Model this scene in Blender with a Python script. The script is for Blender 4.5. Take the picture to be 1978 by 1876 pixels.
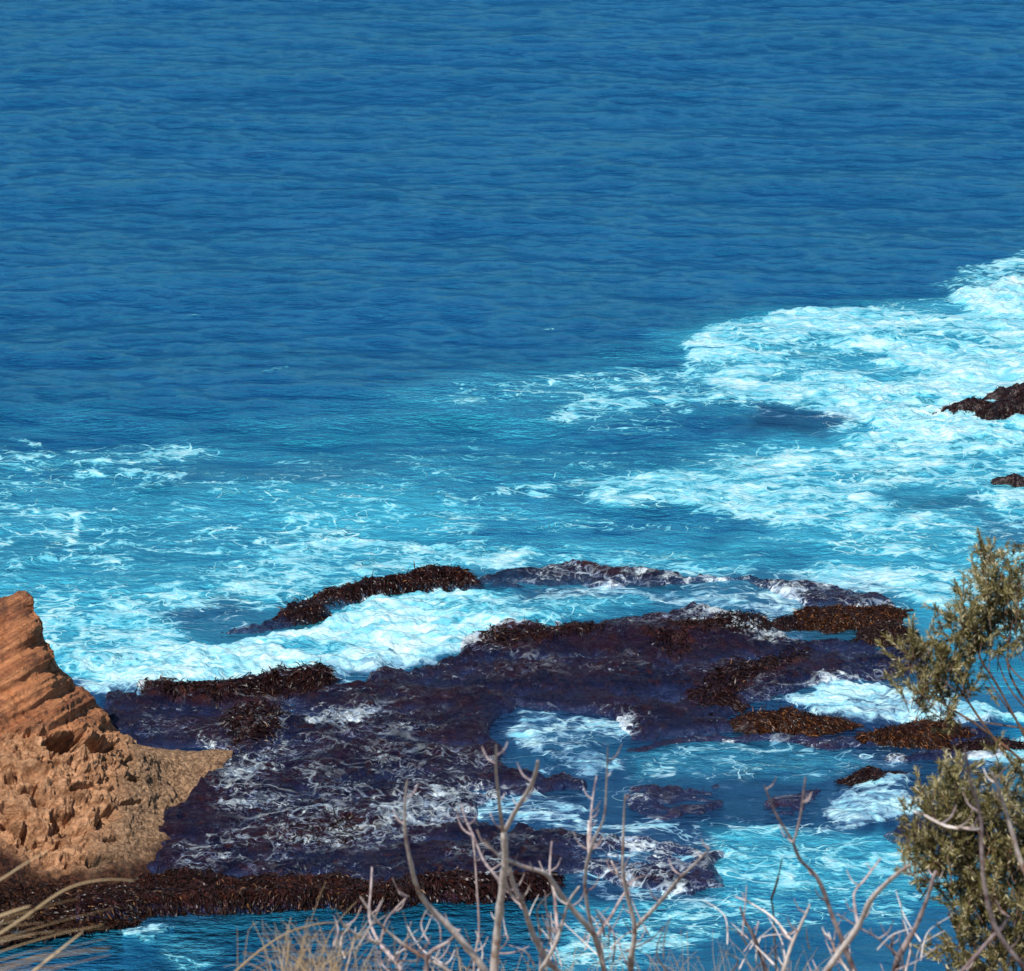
import bpy, math, random
import numpy as np
R = math.radians
for o in list(bpy.data.objects): bpy.data.objects.remove(o)
S = bpy.context.scene
COL = S.collection
# ------------------------------------------------------------------ camera
CAM_H, PITCH, VFOV = 40.0, R(18.0), R(14.0)
W_, H_ = 1024.0, 971.0
FPX = (H_ / 2) / math.tan(VFOV / 2)
cd = bpy.data.cameras.new('camera'); cam = bpy.data.objects.new('camera', cd); COL.objects.link(cam)
cam.location = (0, 0, CAM_H); cam.rotation_euler = (R(90) - PITCH, 0, 0)
cd.sensor_width = 36; cd.lens = 36 * FPX / W_; cd.clip_end = 20000; cd.clip_start = 0.1
cd.dof.use_dof = True; cd.dof.focus_distance = 105; cd.dof.aperture_fstop = 28
S.camera = cam
S.render.resolution_x = 1024; S.render.resolution_y = 971
# ------------------------------------------------------------------ light
SUN_EL, SUN_AZ = R(48), R(-158)      # azimuth measured clockwise from +Y (view direction): behind the camera, to its left
sd = np.array([math.sin(SUN_AZ) * math.cos(SUN_EL), math.cos(SUN_AZ) * math.cos(SUN_EL), math.sin(SUN_EL)])
world = bpy.data.worlds.new('World'); S.world = world; world.use_nodes = True
nt = world.node_tree; nt.nodes.clear()
sky = nt.nodes.new('ShaderNodeTexSky'); sky.sky_type = 'NISHITA'; sky.sun_disc = False
sky.sun_elevation = SUN_EL; sky.sun_rotation = SUN_AZ; sky.air_density = 1.0; sky.dust_density = 0.0; sky.ozone_density = 2.5
bg = nt.nodes.new('ShaderNodeBackground'); bg.inputs[1].default_value = 0.085
wo = nt.nodes.new('ShaderNodeOutputWorld'); nt.links.new(sky.outputs[0], bg.inputs[0]); nt.links.new(bg.outputs[0], wo.inputs[0])
sl = bpy.data.lights.new('sun', 'SUN'); sl.energy = 5.0; sl.angle = R(0.5); sl.color = (1, 0.95, 0.88)
so = bpy.data.objects.new('sun', sl); COL.objects.link(so)
from mathutils import Vector
so.rotation_euler = Vector(sd).to_track_quat('Z', 'Y').to_euler(); so.location = (0, -20, 80)
S.view_settings.view_transform = 'Standard'; S.view_settings.look = 'None'
S.view_settings.exposure = 0.0; S.view_settings.gamma = 1.0

# ------------------------------------------------------------------ mapping: layout units (a 1978 x 1876 survey sheet) <-> world
cp, sp_ = math.cos(PITCH), math.sin(PITCH)
def rays(u, v):
    X = (np.asarray(u, float) / 1978 - .5) * W_; Y = (np.asarray(v, float) / 1876 - .5) * H_
    return X, FPX * cp - Y * sp_, -FPX * sp_ - Y * cp
def on_plane(u, v, z=0.0):
    dx, dy, dz = rays(u, v); t = (z - CAM_H) / dz
    return dx * t, dy * t
def at_dist(u, v, D):
    dx, dy, dz = rays(u, v); t = D / dy
    return np.array([dx * t, D, CAM_H + dz * t])
def to_uv(x, y, z=0.0):
    zc = z - CAM_H
    f = y * cp - zc * sp_; up = y * sp_ + zc * cp
    return (FPX * x / f / W_ + .5) * 1978, (.5 - FPX * up / f / H_) * 1876

# ------------------------------------------------------------------ numpy noise
_rng = np.random.RandomState(7)
PERM = np.concatenate([_rng.permutation(512)] * 3).astype(np.int32)
VALS = _rng.uniform(-1, 1, 512).astype(np.float32)
def vn2(x, y, seed=0):
    xi = np.floor(x).astype(np.int64); yi = np.floor(y).astype(np.int64)
    fx = x - xi; fy = y - yi; fx = fx * fx * fx * (fx * (fx * 6 - 15) + 10); fy = fy * fy * fy * (fy * (fy * 6 - 15) + 10)
    def h(a, b): return VALS[PERM[(PERM[(a + seed * 37) & 511] + b) & 511]]
    a = h(xi, yi); b = h(xi + 1, yi); c = h(xi, yi + 1); d = h(xi + 1, yi + 1)
    return (a + (b - a) * fx) * (1 - fy) + (c + (d - c) * fx) * fy
def vn3(x, y, z, seed=0):
    zi = np.floor(z).astype(np.int64); fz = z - zi; fz = fz * fz * (3 - 2 * fz)
    xi = np.floor(x).astype(np.int64); yi = np.floor(y).astype(np.int64)
    fx = x - xi; fy = y - yi; fx = fx * fx * (3 - 2 * fx); fy = fy * fy * (3 - 2 * fy)
    def h(a, b, c): return VALS[PERM[(PERM[(PERM[(a + seed * 37) & 511] + b) & 511] + c) & 511]]
    def lay(c):
        a = h(xi, yi, c); b = h(xi + 1, yi, c); e = h(xi, yi + 1, c); d = h(xi + 1, yi + 1, c)
        return (a + (b - a) * fx) * (1 - fy) + (e + (d - e) * fx) * fy
    return lay(zi) * (1 - fz) + lay(zi + 1) * fz
def fbm2(x, y, o=4, seed=0, g=.5):
    s = 0; a = 1; t = 0
    for i in range(o):
        c_, s_ = math.cos(.6 * i), math.sin(.6 * i)
        s = s + a * vn2((x * c_ - y * s_) * 2 ** i + 17.3 * i, (x * s_ + y * c_) * 2 ** i + 5.1 * i, seed + i); t += a; a *= g
    return s / t
def fbm3(x, y, z, o=4, seed=0, g=.5):
    s = 0; a = 1; t = 0
    for i in range(o):
        s = s + a * vn3(x * 2 ** i + 7.3 * i, y * 2 ** i + 3.1 * i, z * 2 ** i + 9.7 * i, seed + i); t += a; a *= g
    return s / t
def sstep(a, b, x): t = np.clip((x - a) / (b - a), 0, 1); return t * t * (3 - 2 * t)

# ------------------------------------------------------------------ layout maps
GU0, GU1, GV0, GV1, CS = -400, 2380, -200, 2100, 4
gu = np.arange(GU0, GU1, CS, dtype=float); gv = np.arange(GV0, GV1, CS, dtype=float)
GU, GV = np.meshgrid(gu, gv)
VS = 2.2      # foreshortening: one layout unit of v counts for this many of u
def seg_dist(pts, closed, U, V):
    p = np.array([(a, b * VS) for a, b in pts], float); V = V * VS
    best = np.full(U.shape, 1e9); inside = np.zeros(U.shape, bool)
    n = len(p)
    for i in range(n if closed else n - 1):
        a = p[i]; b = p[(i + 1) % n]; d = b - a; L = d @ d + 1e-9
        t = np.clip(((U - a[0]) * d[0] + (V - a[1]) * d[1]) / L, 0, 1)
        best = np.minimum(best, (U - a[0] - t * d[0]) ** 2 + (V - a[1] - t * d[1]) ** 2)
        if closed:
            c = ((a[1] > V) != (b[1] > V)) & (U < (b[0] - a[0]) * (V - a[1]) / (b[1] - a[1] + 1e-12) + a[0]); inside ^= c
    best = np.sqrt(best)
    return np.where(inside, -best, best) if closed else best
def window(pts, m):
    us = [a for a, b in pts]; vs = [b for a, b in pts]
    i0 = max(0, int((min(us) - m - GU0) / CS)); i1 = min(len(gu), int((max(us) + m - GU0) / CS) + 2)
    j0 = max(0, int((min(vs) - m / VS - GV0) / CS)); j1 = min(len(gv), int((max(vs) + m / VS - GV0) / CS) + 2)
    return slice(j0, j1), slice(i0, i1)
def poly(M, val, fe, pts):
    w = window(pts, fe * 2); d = seg_dist(pts, True, GU[w], GV[w]); k = 1 - sstep(-fe, fe, d); M[w] = M[w] * (1 - k) + val * k
def stroke(M, val, wd, pts):
    w = window(pts, wd * 2); d = seg_dist(pts, False, GU[w], GV[w]); k = 1 - sstep(wd * .2, wd, d); M[w] = np.maximum(M[w], val * k + M[w] * (1 - k))
def sample(M, u, v):
    x = np.clip((u - GU0) / CS, 0, M.shape[1] - 1.001); y = np.clip((v - GV0) / CS, 0, M.shape[0] - 1.001)
    i = x.astype(int); j = y.astype(int); fx = x - i; fy = y - j
    return (M[j, i] * (1 - fx) + M[j, i + 1] * fx) * (1 - fy) + (M[j + 1, i] * (1 - fx) + M[j + 1, i + 1] * fx) * fy
FO = np.zeros(GU.shape) - .30          # foam cover
AQ = np.zeros(GU.shape)                # aerated turquoise water
MU = np.zeros(GU.shape)                # shallow water over dark weed
# turquoise
poly(AQ, .30, 180, [(-400, 880), (300, 800), (800, 760), (1250, 660), (1500, 600), (2380, 520), (2380, 1300), (-400, 1300)])
poly(AQ, .56, 130, [(-400, 960), (250, 930), (560, 920), (900, 960), (1250, 1010), (1700, 960), (2380, 900), (2380, 1300), (-400, 1300)])
poly(AQ, 1.15, 60, [(560, 945), (700, 930), (830, 950), (900, 1010), (700, 1040), (560, 1000)])
poly(AQ, .8, 60, [(1250, 640), (1500, 600), (2380, 560), (2380, 1180), (1700, 1150), (1300, 1060), (1150, 960), (1350, 860), (1550, 800)])
poly(AQ, .74, 70, [(-400, 1090), (300, 1100), (900, 1030), (1700, 1100), (2000, 1200), (1700, 1330), (300, 1350), (-400, 1300)])
poly(AQ, .9, 50, [(1600, 960), (1800, 1000), (1760, 1080), (1600, 1060)])
poly(AQ, .35, 50, [(1000, 1400), (1900, 1440), (2100, 1300), (2380, 1900), (1100, 1900), (900, 1560)])
poly(AQ, .8, 40, [(1390, 1600), (1700, 1600), (1850, 1700), (1800, 1730), (1400, 1720)])
poly(AQ, .5, 30, [(1190, 1450), (1900, 1450), (1950, 1500), (1190, 1505)])
poly(AQ, .10, 60, [(-400, 1740), (1000, 1745), (1900, 1770), (2380, 1800), (2380, 2100), (-400, 2100)])
# dark teal troughs
for P_ in ([(1080, 820), (1300, 802), (1560, 808), (1610, 832), (1450, 862), (1200, 872), (1080, 850)],
           [(1130, 985), (1300, 975), (1480, 995), (1500, 1015), (1400, 1045), (1250, 1050), (1120, 1020)],
           [(880, 1008), (1000, 1012), (1090, 1050), (960, 1056), (870, 1035)],
           [(1480, 1070), (1580, 1075), (1560, 1087)],
           [(-100, 790), (200, 765), (440, 790), (260, 835), (-100, 860)], [(560, 770), (760, 772), (740, 800), (560, 800)]):
    poly(AQ, .14, 50, P_)
poly(AQ, .20, 60, [(600, 862), (900, 850), (1080, 880), (1050, 930), (900, 958), (700, 925)])
# shallow weed
poly(MU, .55, 60, [(330, 905), (620, 895), (720, 930), (560, 935), (340, 930)])
poly(MU, .6, 40, [(1700, 950), (1860, 955), (1930, 1000), (1750, 975)])
poly(MU, .65, 40, [(330, 1180), (520, 1170), (620, 1150), (600, 1210), (430, 1230), (330, 1215)])
poly(MU, .7, 40, [(980, 1120), (1500, 1110), (1500, 1165), (1000, 1190)])
poly(MU, .8, 60, [(190, 1350), (1700, 1120), (1900, 1400), (1900, 1480), (1400, 1490), (1300, 1720), (300, 1780), (430, 1450)])
poly(MU, .35, 30, [(990, 1390), (1190, 1390), (1180, 1440), (1900, 1440), (1900, 1505), (1190, 1510), (980, 1500)])
poly(MU, .5, 40, [(1140, 1490), (1700, 1510), (1700, 1600), (1200, 1600)])
poly(MU, .75, 30, [(1480, 785), (1650, 800), (1600, 845), (1440, 840)])
poly(MU, .5, 30, [(1900, 1000), (2100, 1000), (2100, 1090), (1900, 1040)])
poly(MU, .97, 50, [(880, 1380), (1900, 1380), (1980, 1600), (1400, 1640), (1380, 1740), (900, 1740)])
poly(MU, .5, 30, [(1180, 1450), (1300, 1442), (1640, 1445), (1700, 1470), (1600, 1496), (1200, 1504)])
poly(MU, .75, 30, [(985, 1400), (1060, 1390), (1180, 1400), (1180, 1490), (1020, 1480)])
poly(MU, .10, 40, [(1400, 1600), (1720, 1600), (1850, 1700), (1780, 1730), (1400, 1720)])
poly(MU, .6, 40, [(880, 1085), (1560, 1095), (1760, 1150), (1740, 1190), (1300, 1150), (880, 1150)])
poly(MU, .22, 60, [(-400, 1760), (2380, 1800), (2380, 2100), (-400, 2100)])
poly(MU, .7, 30, [(230, 1700), (1080, 1690), (1090, 1745), (840, 1750), (600, 1775), (230, 1785)])
poly(MU, 1.0, 20, [(120, 1300), (230, 1330), (470, 1340), (500, 1480), (280, 1470), (160, 1410)])
# foam: weak cover first, then denser patches, then holes
poly(FO, .22, 60, [(830, 735), (1080, 715), (1300, 690), (1500, 600), (2380, 500), (2380, 1200), (1500, 1100), (900, 1080), (-400, 1300), (-400, 900), (100, 860), (350, 840), (800, 850)])
poly(FO, .42, 45, [(-400, 990), (0, 905), (110, 868), (220, 850), (330, 842), (420, 875), (300, 900), (160, 940), (0, 960), (-200, 1010)])
poly(FO, .34, 50, [(-400, 960), (200, 960), (700, 1000), (900, 1080), (500, 1200), (100, 1260), (-400, 1260)])
poly(FO, .48, 30, [(860, 745), (1300, 700), (1450, 770), (1300, 815), (1000, 830), (860, 800)])
poly(FO, .75, 22, [(1296, 660), (1340, 635), (1450, 612), (1560, 588), (1700, 595), (1850, 602), (2380, 600), (2380, 980), (1978, 960), (1800, 950), (1650, 905), (1580, 870), (1640, 830), (1560, 795), (1400, 768), (1310, 705)])
poly(FO, .84, 40, [(1560, 650), (1760, 640), (2380, 640), (2380, 735), (1840, 740), (1700, 715), (1600, 685)])
poly(FO, .92, 40, [(1600, 750), (1700, 735), (1830, 745), (2380, 760), (2380, 900), (1700, 850), (1640, 800)])
poly(FO, .95, 14, [(1825, 560), (1900, 545), (2380, 530), (2380, 608), (1978, 608), (1880, 600), (1845, 585)])
poly(FO, .56, 16, [(1785, 540), (1830, 515), (1978, 492), (2380, 480), (2380, 545), (1978, 540), (1870, 560), (1800, 556)])
poly(FO, .38, 22, [(1510, 655), (1600, 672), (1700, 702), (1730, 725), (1600, 722), (1500, 690)])
poly(FO, .66, 40, [(1130, 935), (1250, 912), (1400, 875), (1560, 865), (2380, 900), (2380, 1060), (1900, 1000), (1500, 1020), (1150, 975)])
poly(FO, .55, 40, [(1500, 1000), (2380, 1000), (2380, 1120), (1500, 1060)])
poly(FO, .66, 26, [(820, 1042), (1000, 1058), (1250, 1060), (1500, 1085), (1978, 1100), (2380, 1120), (2380, 1330), (1900, 1240), (1760, 1160), (1600, 1140), (1400, 1105), (1100, 1088), (900, 1096)])
poly(FO, .60, 30, [(540, 1066), (700, 1045), (860, 1040), (900, 1090), (700, 1110), (560, 1160), (300, 1205), (200, 1180), (400, 1100)])
stroke(FO, .8, 16, [(520, 1066), (600, 1052), (700, 1044), (800, 1038), (860, 1044), (940, 1056)])
stroke(FO, .8, 16, [(0, 1110), (50, 1088), (105, 1080)])
stroke(FO, .7, 12, [(118, 1050), (130, 1018)])
stroke(FO, .75, 9, [(500, 858), (560, 846), (640, 836), (712, 828)]); stroke(FO, .7, 8, [(900, 852), (960, 838)])
stroke(FO, .6, 9, [(1000, 830), (1050, 826), (1120, 822)]); stroke(FO, .6, 10, [(930, 742), (975, 735)])
for q in ((365, 604, 16), (1057, 630, 10), (968, 735, 14), (515, 714, 20), (210, 770, 16), (1235, 684, 8), (390, 878, 22), (1213, 332, 6), (1070, 742, 10)):
    stroke(FO, .52, q[2] * .55, [(q[0] - q[2], q[1] + 3), (q[0] + q[2], q[1] - 2)])
poly(FO, .48, 30, [(60, 1190), (330, 1200), (340, 1235), (150, 1300), (60, 1260)])
poly(FO, .90, 22, [(70, 1240), (250, 1250), (400, 1232), (520, 1205), (650, 1185), (720, 1150), (830, 1138), (930, 1150), (1100, 1150), (1300, 1132), (1440, 1112), (1520, 1128), (1330, 1160), (1150, 1205), (925, 1243), (780, 1297), (640, 1322), (500, 1338), (300, 1345), (190, 1342), (120, 1312)])
poly(FO, .60, 30, [(960, 1140), (1120, 1140), (1540, 1110), (1540, 1180), (1150, 1215), (980, 1215)])
poly(FO, .45, 16, [(560, 1240), (640, 1232), (710, 1245), (640, 1258), (575, 1256)])
poly(FO, .5, 14, [(130, 1300), (230, 1300), (240, 1320), (150, 1330)])
# trails of foam drawn out along the crests
_tr = random.Random(12)
for _ in range(64):
    cu, cv = _tr.uniform(-100, 1250), _tr.uniform(850, 1090)
    if cv < 930 and 500 < cu < 1000 and _tr.random() < .7: continue
    L = _tr.uniform(50, 190); sl = _tr.uniform(-.20, .06); bow = _tr.uniform(-9, 5)
    stroke(FO, _tr.uniform(.46, .70), _tr.uniform(6, 12), [(cu + L * t, cv + sl * L * t + bow * 4 * t * (1 - t) + _tr.uniform(-2, 2)) for t in (0, .2, .4, .6, .8, 1)])
for _ in range(22):
    cu, cv = _tr.uniform(1350, 2000), _tr.uniform(640, 1080); L = _tr.uniform(80, 260); sl = _tr.uniform(-.08, .10)
    poly(FO, _tr.uniform(.2, .42), 12, [(cu, cv), (cu + L * .5, cv - 7 + sl * L * .5), (cu + L, cv + sl * L), (cu + L * .5, cv + 5 + sl * L * .5)])
# on and around the reef
poly(FO, .34, 30, [(1140, 1500), (1700, 1505), (1640, 1600), (1140, 1600)])
poly(FO, .15, 40, [(190, 1350), (640, 1325), (930, 1248), (1330, 1165), (1760, 1160), (1900, 1450), (1400, 1720), (300, 1720), (420, 1480)])
poly(FO, .34, 30, [(880, 1100), (1560, 1100), (1640, 1150), (1500, 1140), (1300, 1128), (930, 1140)])
poly(FO, .60, 24, [(1290, 1160), (1430, 1120), (1560, 1150), (1560, 1250), (1440, 1240), (1330, 1220)])
poly(FO, .02, 36, [(220, 1360), (440, 1350), (700, 1330), (900, 1280), (1300, 1240), (1560, 1270), (1700, 1300), (1560, 1320), (1440, 1380), (1340, 1410), (900, 1470), (740, 1380), (560, 1360), (430, 1440), (290, 1440)])
poly(FO, .62, 14, [(580, 1400), (640, 1382), (720, 1384), (690, 1412), (600, 1420)])
poly(FO, .33, 30, [(450, 1480), (560, 1420), (620, 1440), (560, 1560), (430, 1600), (400, 1560)])
poly(FO, .28, 30, [(330, 1620), (600, 1560), (720, 1600), (660, 1660), (340, 1668)])
poly(FO, .50, 24, [(680, 1560), (790, 1520), (900, 1530), (1000, 1580), (860, 1610), (720, 1600)])
poly(FO, .76, 22, [(975, 1430), (1000, 1388), (1060, 1388), (1190, 1382), (1200, 1425), (1130, 1440), (1190, 1470), (1120, 1500), (1020, 1470)])
poly(FO, .46, 24, [(1190, 1452), (1640, 1450), (1800, 1460), (1800, 1480), (1600, 1495), (1250, 1500)])
poly(FO, .9, 14, [(1500, 1350), (1590, 1322), (1790, 1320), (2000, 1380), (1800, 1388), (1600, 1388)])
poly(FO, .7, 16, [(930, 1570), (1010, 1550), (1120, 1560), (1100, 1600), (960, 1605)])
poly(FO, .8, 20, [(1600, 1530), (1680, 1505), (1800, 1500), (1780, 1560), (1640, 1592), (1600, 1570)])
poly(FO, .55, 30, [(1380, 1610), (1500, 1590), (1720, 1600), (1850, 1700), (1780, 1720), (1500, 1730), (1400, 1710)])
poly(FO, .42, 34, [(1080, 1590), (1400, 1590), (1400, 1720), (1250, 1740), (1100, 1700)])
poly(FO, .40, 30, [(1300, 1720), (1800, 1720), (1780, 1790), (1500, 1800), (1200, 1876), (1000, 1876), (1120, 1780)])
poly(FO, .7, 10, [(225, 1782), (330, 1770), (380, 1778), (320, 1800), (240, 1800)])
poly(FO, .35, 20, [(340, 1790), (430, 1810), (440, 1860), (350, 1876), (330, 1830)])
stroke(FO, .6, 14, [(820, 1730), (900, 1716), (1000, 1722)])
poly(FO, .75, 16, [(1880, 1440), (2380, 1440), (2380, 1500), (1900, 1490)])
for P_, vv in (([(1080, 820), (1300, 804), (1540, 810), (1590, 832), (1450, 858), (1200, 868), (1080, 850)], .04),
           ([(1130, 988), (1300, 978), (1470, 998), (1490, 1015), (1400, 1042), (1250, 1047), (1120, 1020)], .06),
           ([(880, 1008), (1000, 1012), (1090, 1050), (960, 1054), (870, 1035)], .04),
           ([(1480, 1070), (1580, 1075), (1560, 1087)], .05), ([(1700, 950), (1860, 955), (1930, 998), (1750, 978)], .2),
           ([(1600, 920), (1660, 918), (1650, 932)], .2),
           ([(560, 770), (1080, 800), (1050, 860), (900, 960), (700, 930), (560, 880), (400, 900)], .06)):
    poly(FO, vv, 32, P_)
CALM = np.zeros(GU.shape)
poly(CALM, .85, 120, [(50, 1330), (500, 1100), (1100, 1060), (1700, 1100), (2100, 1300), (2380, 2100), (-400, 2100), (-400, 1500)])
def layout(x, y, amp=16):
    """layout coordinates of a ground point, with a ragged, swirling offset in metres so edges look torn"""
    wx = fbm2(x * .35, y * .35, 5, 3) * .9 + fbm2(x * 1.6, y * 1.6, 3, 11) * .22
    wy = fbm2(x * .35 + 40, y * .35, 5, 5) * 1.3 + fbm2(x * 1.6, y * 1.6 + 9, 3, 13) * .3
    return to_uv(x + wx, y + wy)

# ------------------------------------------------------------------ helpers: nodes and meshes
class NT:
    def __init__(s, name):
        s.m = bpy.data.materials.new(name); s.m.use_nodes = True; s.t = s.m.node_tree; s.t.nodes.clear()
        s.out = s.t.nodes.new('ShaderNodeOutputMaterial'); s.b = s.n('ShaderNodeBsdfPrincipled'); s.t.links.new(s.b.outputs[0], s.out.inputs[0])
    def n(s, ty, **kw):
        k = s.t.nodes.new(ty)
        for a, v in kw.items(): setattr(k, a, v)
        return k
    def set(s, sock, v):
        if hasattr(v, 'is_linked') or isinstance(v, bpy.types.NodeSocket): s.t.links.new(v, sock)
        elif v is not None:
            if isinstance(v, tuple) and len(v) == 3 and sock.type == 'RGBA': v = v + (1,)
            sock.default_value = v
    def math(s, op, a, b=None, c=None, clamp=False):
        k = s.n('ShaderNodeMath', operation=op, use_clamp=clamp)
        s.set(k.inputs[0], a)
        if b is not None: s.set(k.inputs[1], b)
        if c is not None: s.set(k.inputs[2], c)
        return k.outputs[0]
    def mr(s, v, a, b, c=0.0, d=1.0, smooth=True):
        k = s.n('ShaderNodeMapRange', interpolation_type='SMOOTHSTEP' if smooth else 'LINEAR')
        for i, q in enumerate((v, a, b, c, d)): s.set(k.inputs[i], q)
        return k.outputs[0]
    def mix(s, f, a, b):
        k = s.n('ShaderNodeMix', data_type='RGBA'); s.set(k.inputs[0], f); s.set(k.inputs[6], a); s.set(k.inputs[7], b); return k.outputs[2]
    def pos(s, sc=(1, 1, 1), off=(0, 0, 0), src=None, rot=0):
        g = src if src is not None else s.n('ShaderNodeNewGeometry').outputs['Position']
        k = s.n('ShaderNodeMapping'); s.set(k.inputs[0], g); k.inputs[1].default_value = off; k.inputs[2].default_value = (0, 0, rot); k.inputs[3].default_value = sc
        return k.outputs[0]
    def noise(s, vec, scale, detail=4, rough=.5, dist=0, out=0, lac=2.0):
        k = s.n('ShaderNodeTexNoise'); s.set(k.inputs['Vector'], vec)
        k.inputs['Scale'].default_value = scale; k.inputs['Detail'].default_value = detail; k.inputs['Roughness'].default_value = rough; k.inputs['Distortion'].default_value = dist
        k.inputs['Lacunarity'].default_value = lac
        return k.outputs[out]
    def vor(s, vec, scale, feature='DISTANCE_TO_EDGE', rnd=1.0, out=0):
        k = s.n('ShaderNodeTexVoronoi', feature=feature); s.set(k.inputs['Vector'], vec); k.inputs['Scale'].default_value = scale
        k.inputs['Randomness'].default_value = rnd; return k.outputs[out]
    def warp(s, vec, scale, amt, detail=3):
        c = s.noise(vec, scale, detail, .55, 0, 1)
        k = s.n('ShaderNodeVectorMath', operation='MULTIPLY_ADD'); s.set(k.inputs[0], c); k.inputs[1].default_value = (amt, amt, amt); s.set(k.inputs[2], vec); return k.outputs[0]
    def attr(s, name, out=2): k = s.n('ShaderNodeAttribute', attribute_name=name); return k.outputs[out]
    def bump(s, h, st, dist, nrm=None):
        k = s.n('ShaderNodeBump'); k.inputs['Strength'].default_value = st; k.inputs['Distance'].default_value = dist; s.set(k.inputs['Height'], h)
        if nrm is not None: s.set(k.inputs['Normal'], nrm)
        return k.outputs[0]
    def bs(s, **kw):
        for a, v in kw.items(): s.set(s.b.inputs[a.replace('_', ' ')], v)
def mesh_np(name, V, F, mat, parent=None, smooth=True, attrs=None):
    """V (n,3), F (m,k) -> linked mesh object"""
    V = np.asarray(V, np.float32); F = np.asarray(F, np.int32); k = F.shape[1]
    me = bpy.data.meshes.new(name); me.vertices.add(len(V)); me.vertices.foreach_set('co', V.ravel())
    me.loops.add(F.size); me.loops.foreach_set('vertex_index', F.ravel())
    me.polygons.add(len(F)); me.polygons.foreach_set('loop_start', np.arange(0, F.size, k, dtype=np.int32)); me.polygons.foreach_set('loop_total', np.full(len(F), k, np.int32))
    me.polygons.foreach_set('use_smooth', np.full(len(F), smooth))
    for a, vals in (attrs or {}).items():
        at = me.attributes.new(a, 'FLOAT', 'POINT'); at.data.foreach_set('value', np.asarray(vals, np.float32).ravel())
    me.update(calc_edges=True); me.validate()
    me.materials.append(mat)
    o = bpy.data.objects.new(name, me); COL.objects.link(o)
    if parent: o.parent = parent
    return o
def grid_faces(nr, nc, keep=None):
    i = np.arange(nr * nc).reshape(nr, nc); F = np.stack([i[:-1, :-1], i[:-1, 1:], i[1:, 1:], i[1:, :-1]], -1).reshape(-1, 4)
    return F if keep is None else F[keep.ravel()]
def compact(V, F, attrs):
    used = np.unique(F); m = np.full(len(V), -1); m[used] = np.arange(len(used))
    return V[used], m[F], {k: np.asarray(a).ravel()[used] for k, a in attrs.items()}
def tag(o, label=None, cat=None, group=None, kind=None):
    if label: o['label'] = label
    if cat: o['category'] = cat
    if group: o['group'] = group
    if kind: o['kind'] = kind
    return o
def thing(name, loc, label, cat, group=None):
    o = bpy.data.objects.new(name, None); COL.objects.link(o); o.location = loc; o.empty_display_size = .2
    return tag(o, label, cat, group)
def parent_keep(o, p):
    o.parent = p
    o.data.vertices.foreach_get  # vertices are stored relative to the thing's base
    n = len(o.data.vertices); c = np.empty(n * 3, np.float32); o.data.vertices.foreach_get('co', c)
    c = c.reshape(-1, 3) - np.array(p.location, np.float32); o.data.vertices.foreach_set('co', c.ravel()); o.data.update()
    return o

# ------------------------------------------------------------------ foam pattern shared by water and wet reef
def foam_value(m):
    P = m.pos((.62, 1.0, 1), rot=-.06)
    w1 = m.warp(P, .7, 1.5, 4); w2 = m.warp(w1, 3.2, .30, 2)
    n1 = m.noise(w1, .75, 8, .64, .7)
    big = m.noise(m.warp(P, .25, 2.0, 3), .22, 4, .55, .4)
    e1 = m.vor(w2, 1.3); e2 = m.vor(w2, 3.6)
    l1 = m.mr(e1, 0.0, .16, 1, 0); l2 = m.mr(e2, 0.0, .20, 1, 0)
    n3 = m.noise(w2, 5.0, 4, .58, .4)
    a = m.math('MULTIPLY_ADD', m.math('SUBTRACT', n1, .5), 2.0, m.attr('foam'))
    a = m.math('MULTIPLY_ADD', m.math('SUBTRACT', big, .5), .75, a)
    b = m.math('MULTIPLY_ADD', m.math('SUBTRACT', l1, .22), .26, a)
    c = m.math('MULTIPLY_ADD', m.math('SUBTRACT', l2, .22), .10, b)
    d = m.math('MULTIPLY_ADD', m.math('SUBTRACT', n3, .5), .52, c)
    def thread(sc, wd, seed, dist=1.0):
        k = m.noise(m.warp(m.pos((.62, 1.05, 1), (seed, seed * 2.3, 0), rot=-.05), sc * .5, .9 / sc), sc, 3, .52, dist)
        return m.mr(m.math('ABSOLUTE', m.math('SUBTRACT', k, .5)), 0, wd, 1, 0)
    th = m.math('MAXIMUM', thread(.42, .014, 3.0, .7), m.math('MULTIPLY', thread(.95, .021, 11.0, .7), .8))
    dens = m.mr(m.math('MULTIPLY_ADD', m.math('SUBTRACT', big, .5), 1.2, m.math('MULTIPLY_ADD', m.math('SUBTRACT', n1, .5), .9, m.attr('foam'))), -.02, .50, 0, 1)
    lace = m.math('MULTIPLY', m.math('MULTIPLY', th, dens), m.mr(n1, .36, .60, .45, 1))
    return d, a, n3, lace
WATER_DARK = (.012, .022, .070)
# sea ---------------------------------------------------------------
m = NT('sea_water')
d, a, n3, lace = foam_value(m)
foam = m.mr(d, .46, 1.35, smooth=False)
foam = m.math('MAXIMUM', foam, m.math('MULTIPLY', lace, .72))
big_ = m.noise(m.warp(m.pos((.6, 1.1, 1), (2, 9, 0)), .3, 1.8), .45, 4, .52, .4)
haze_ = m.mr(m.math('MULTIPLY_ADD', m.math('SUBTRACT', n3, .5), .05, m.math('MULTIPLY_ADD', m.math('SUBTRACT', big_, .5), 1.3, m.attr('foam'))), -.12, .75)
P = m.pos()
pat = m.noise(m.pos((.45, 1, 1)), .22, 6, .65, .3)
deep = m.mix(m.mr(pat, .36, .64), (.0035, .104, .205), (.0055, .122, .265))
aq = m.attr('aqua')
aqn = m.noise(m.warp(m.pos((.5, 1.1, 1), rot=-.08), .35, 2.0), .28, 4, .50, .4)
aqv = m.math('MULTIPLY_ADD', m.math('SUBTRACT', aqn, .5), 2.8, aq, clamp=True)
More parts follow.
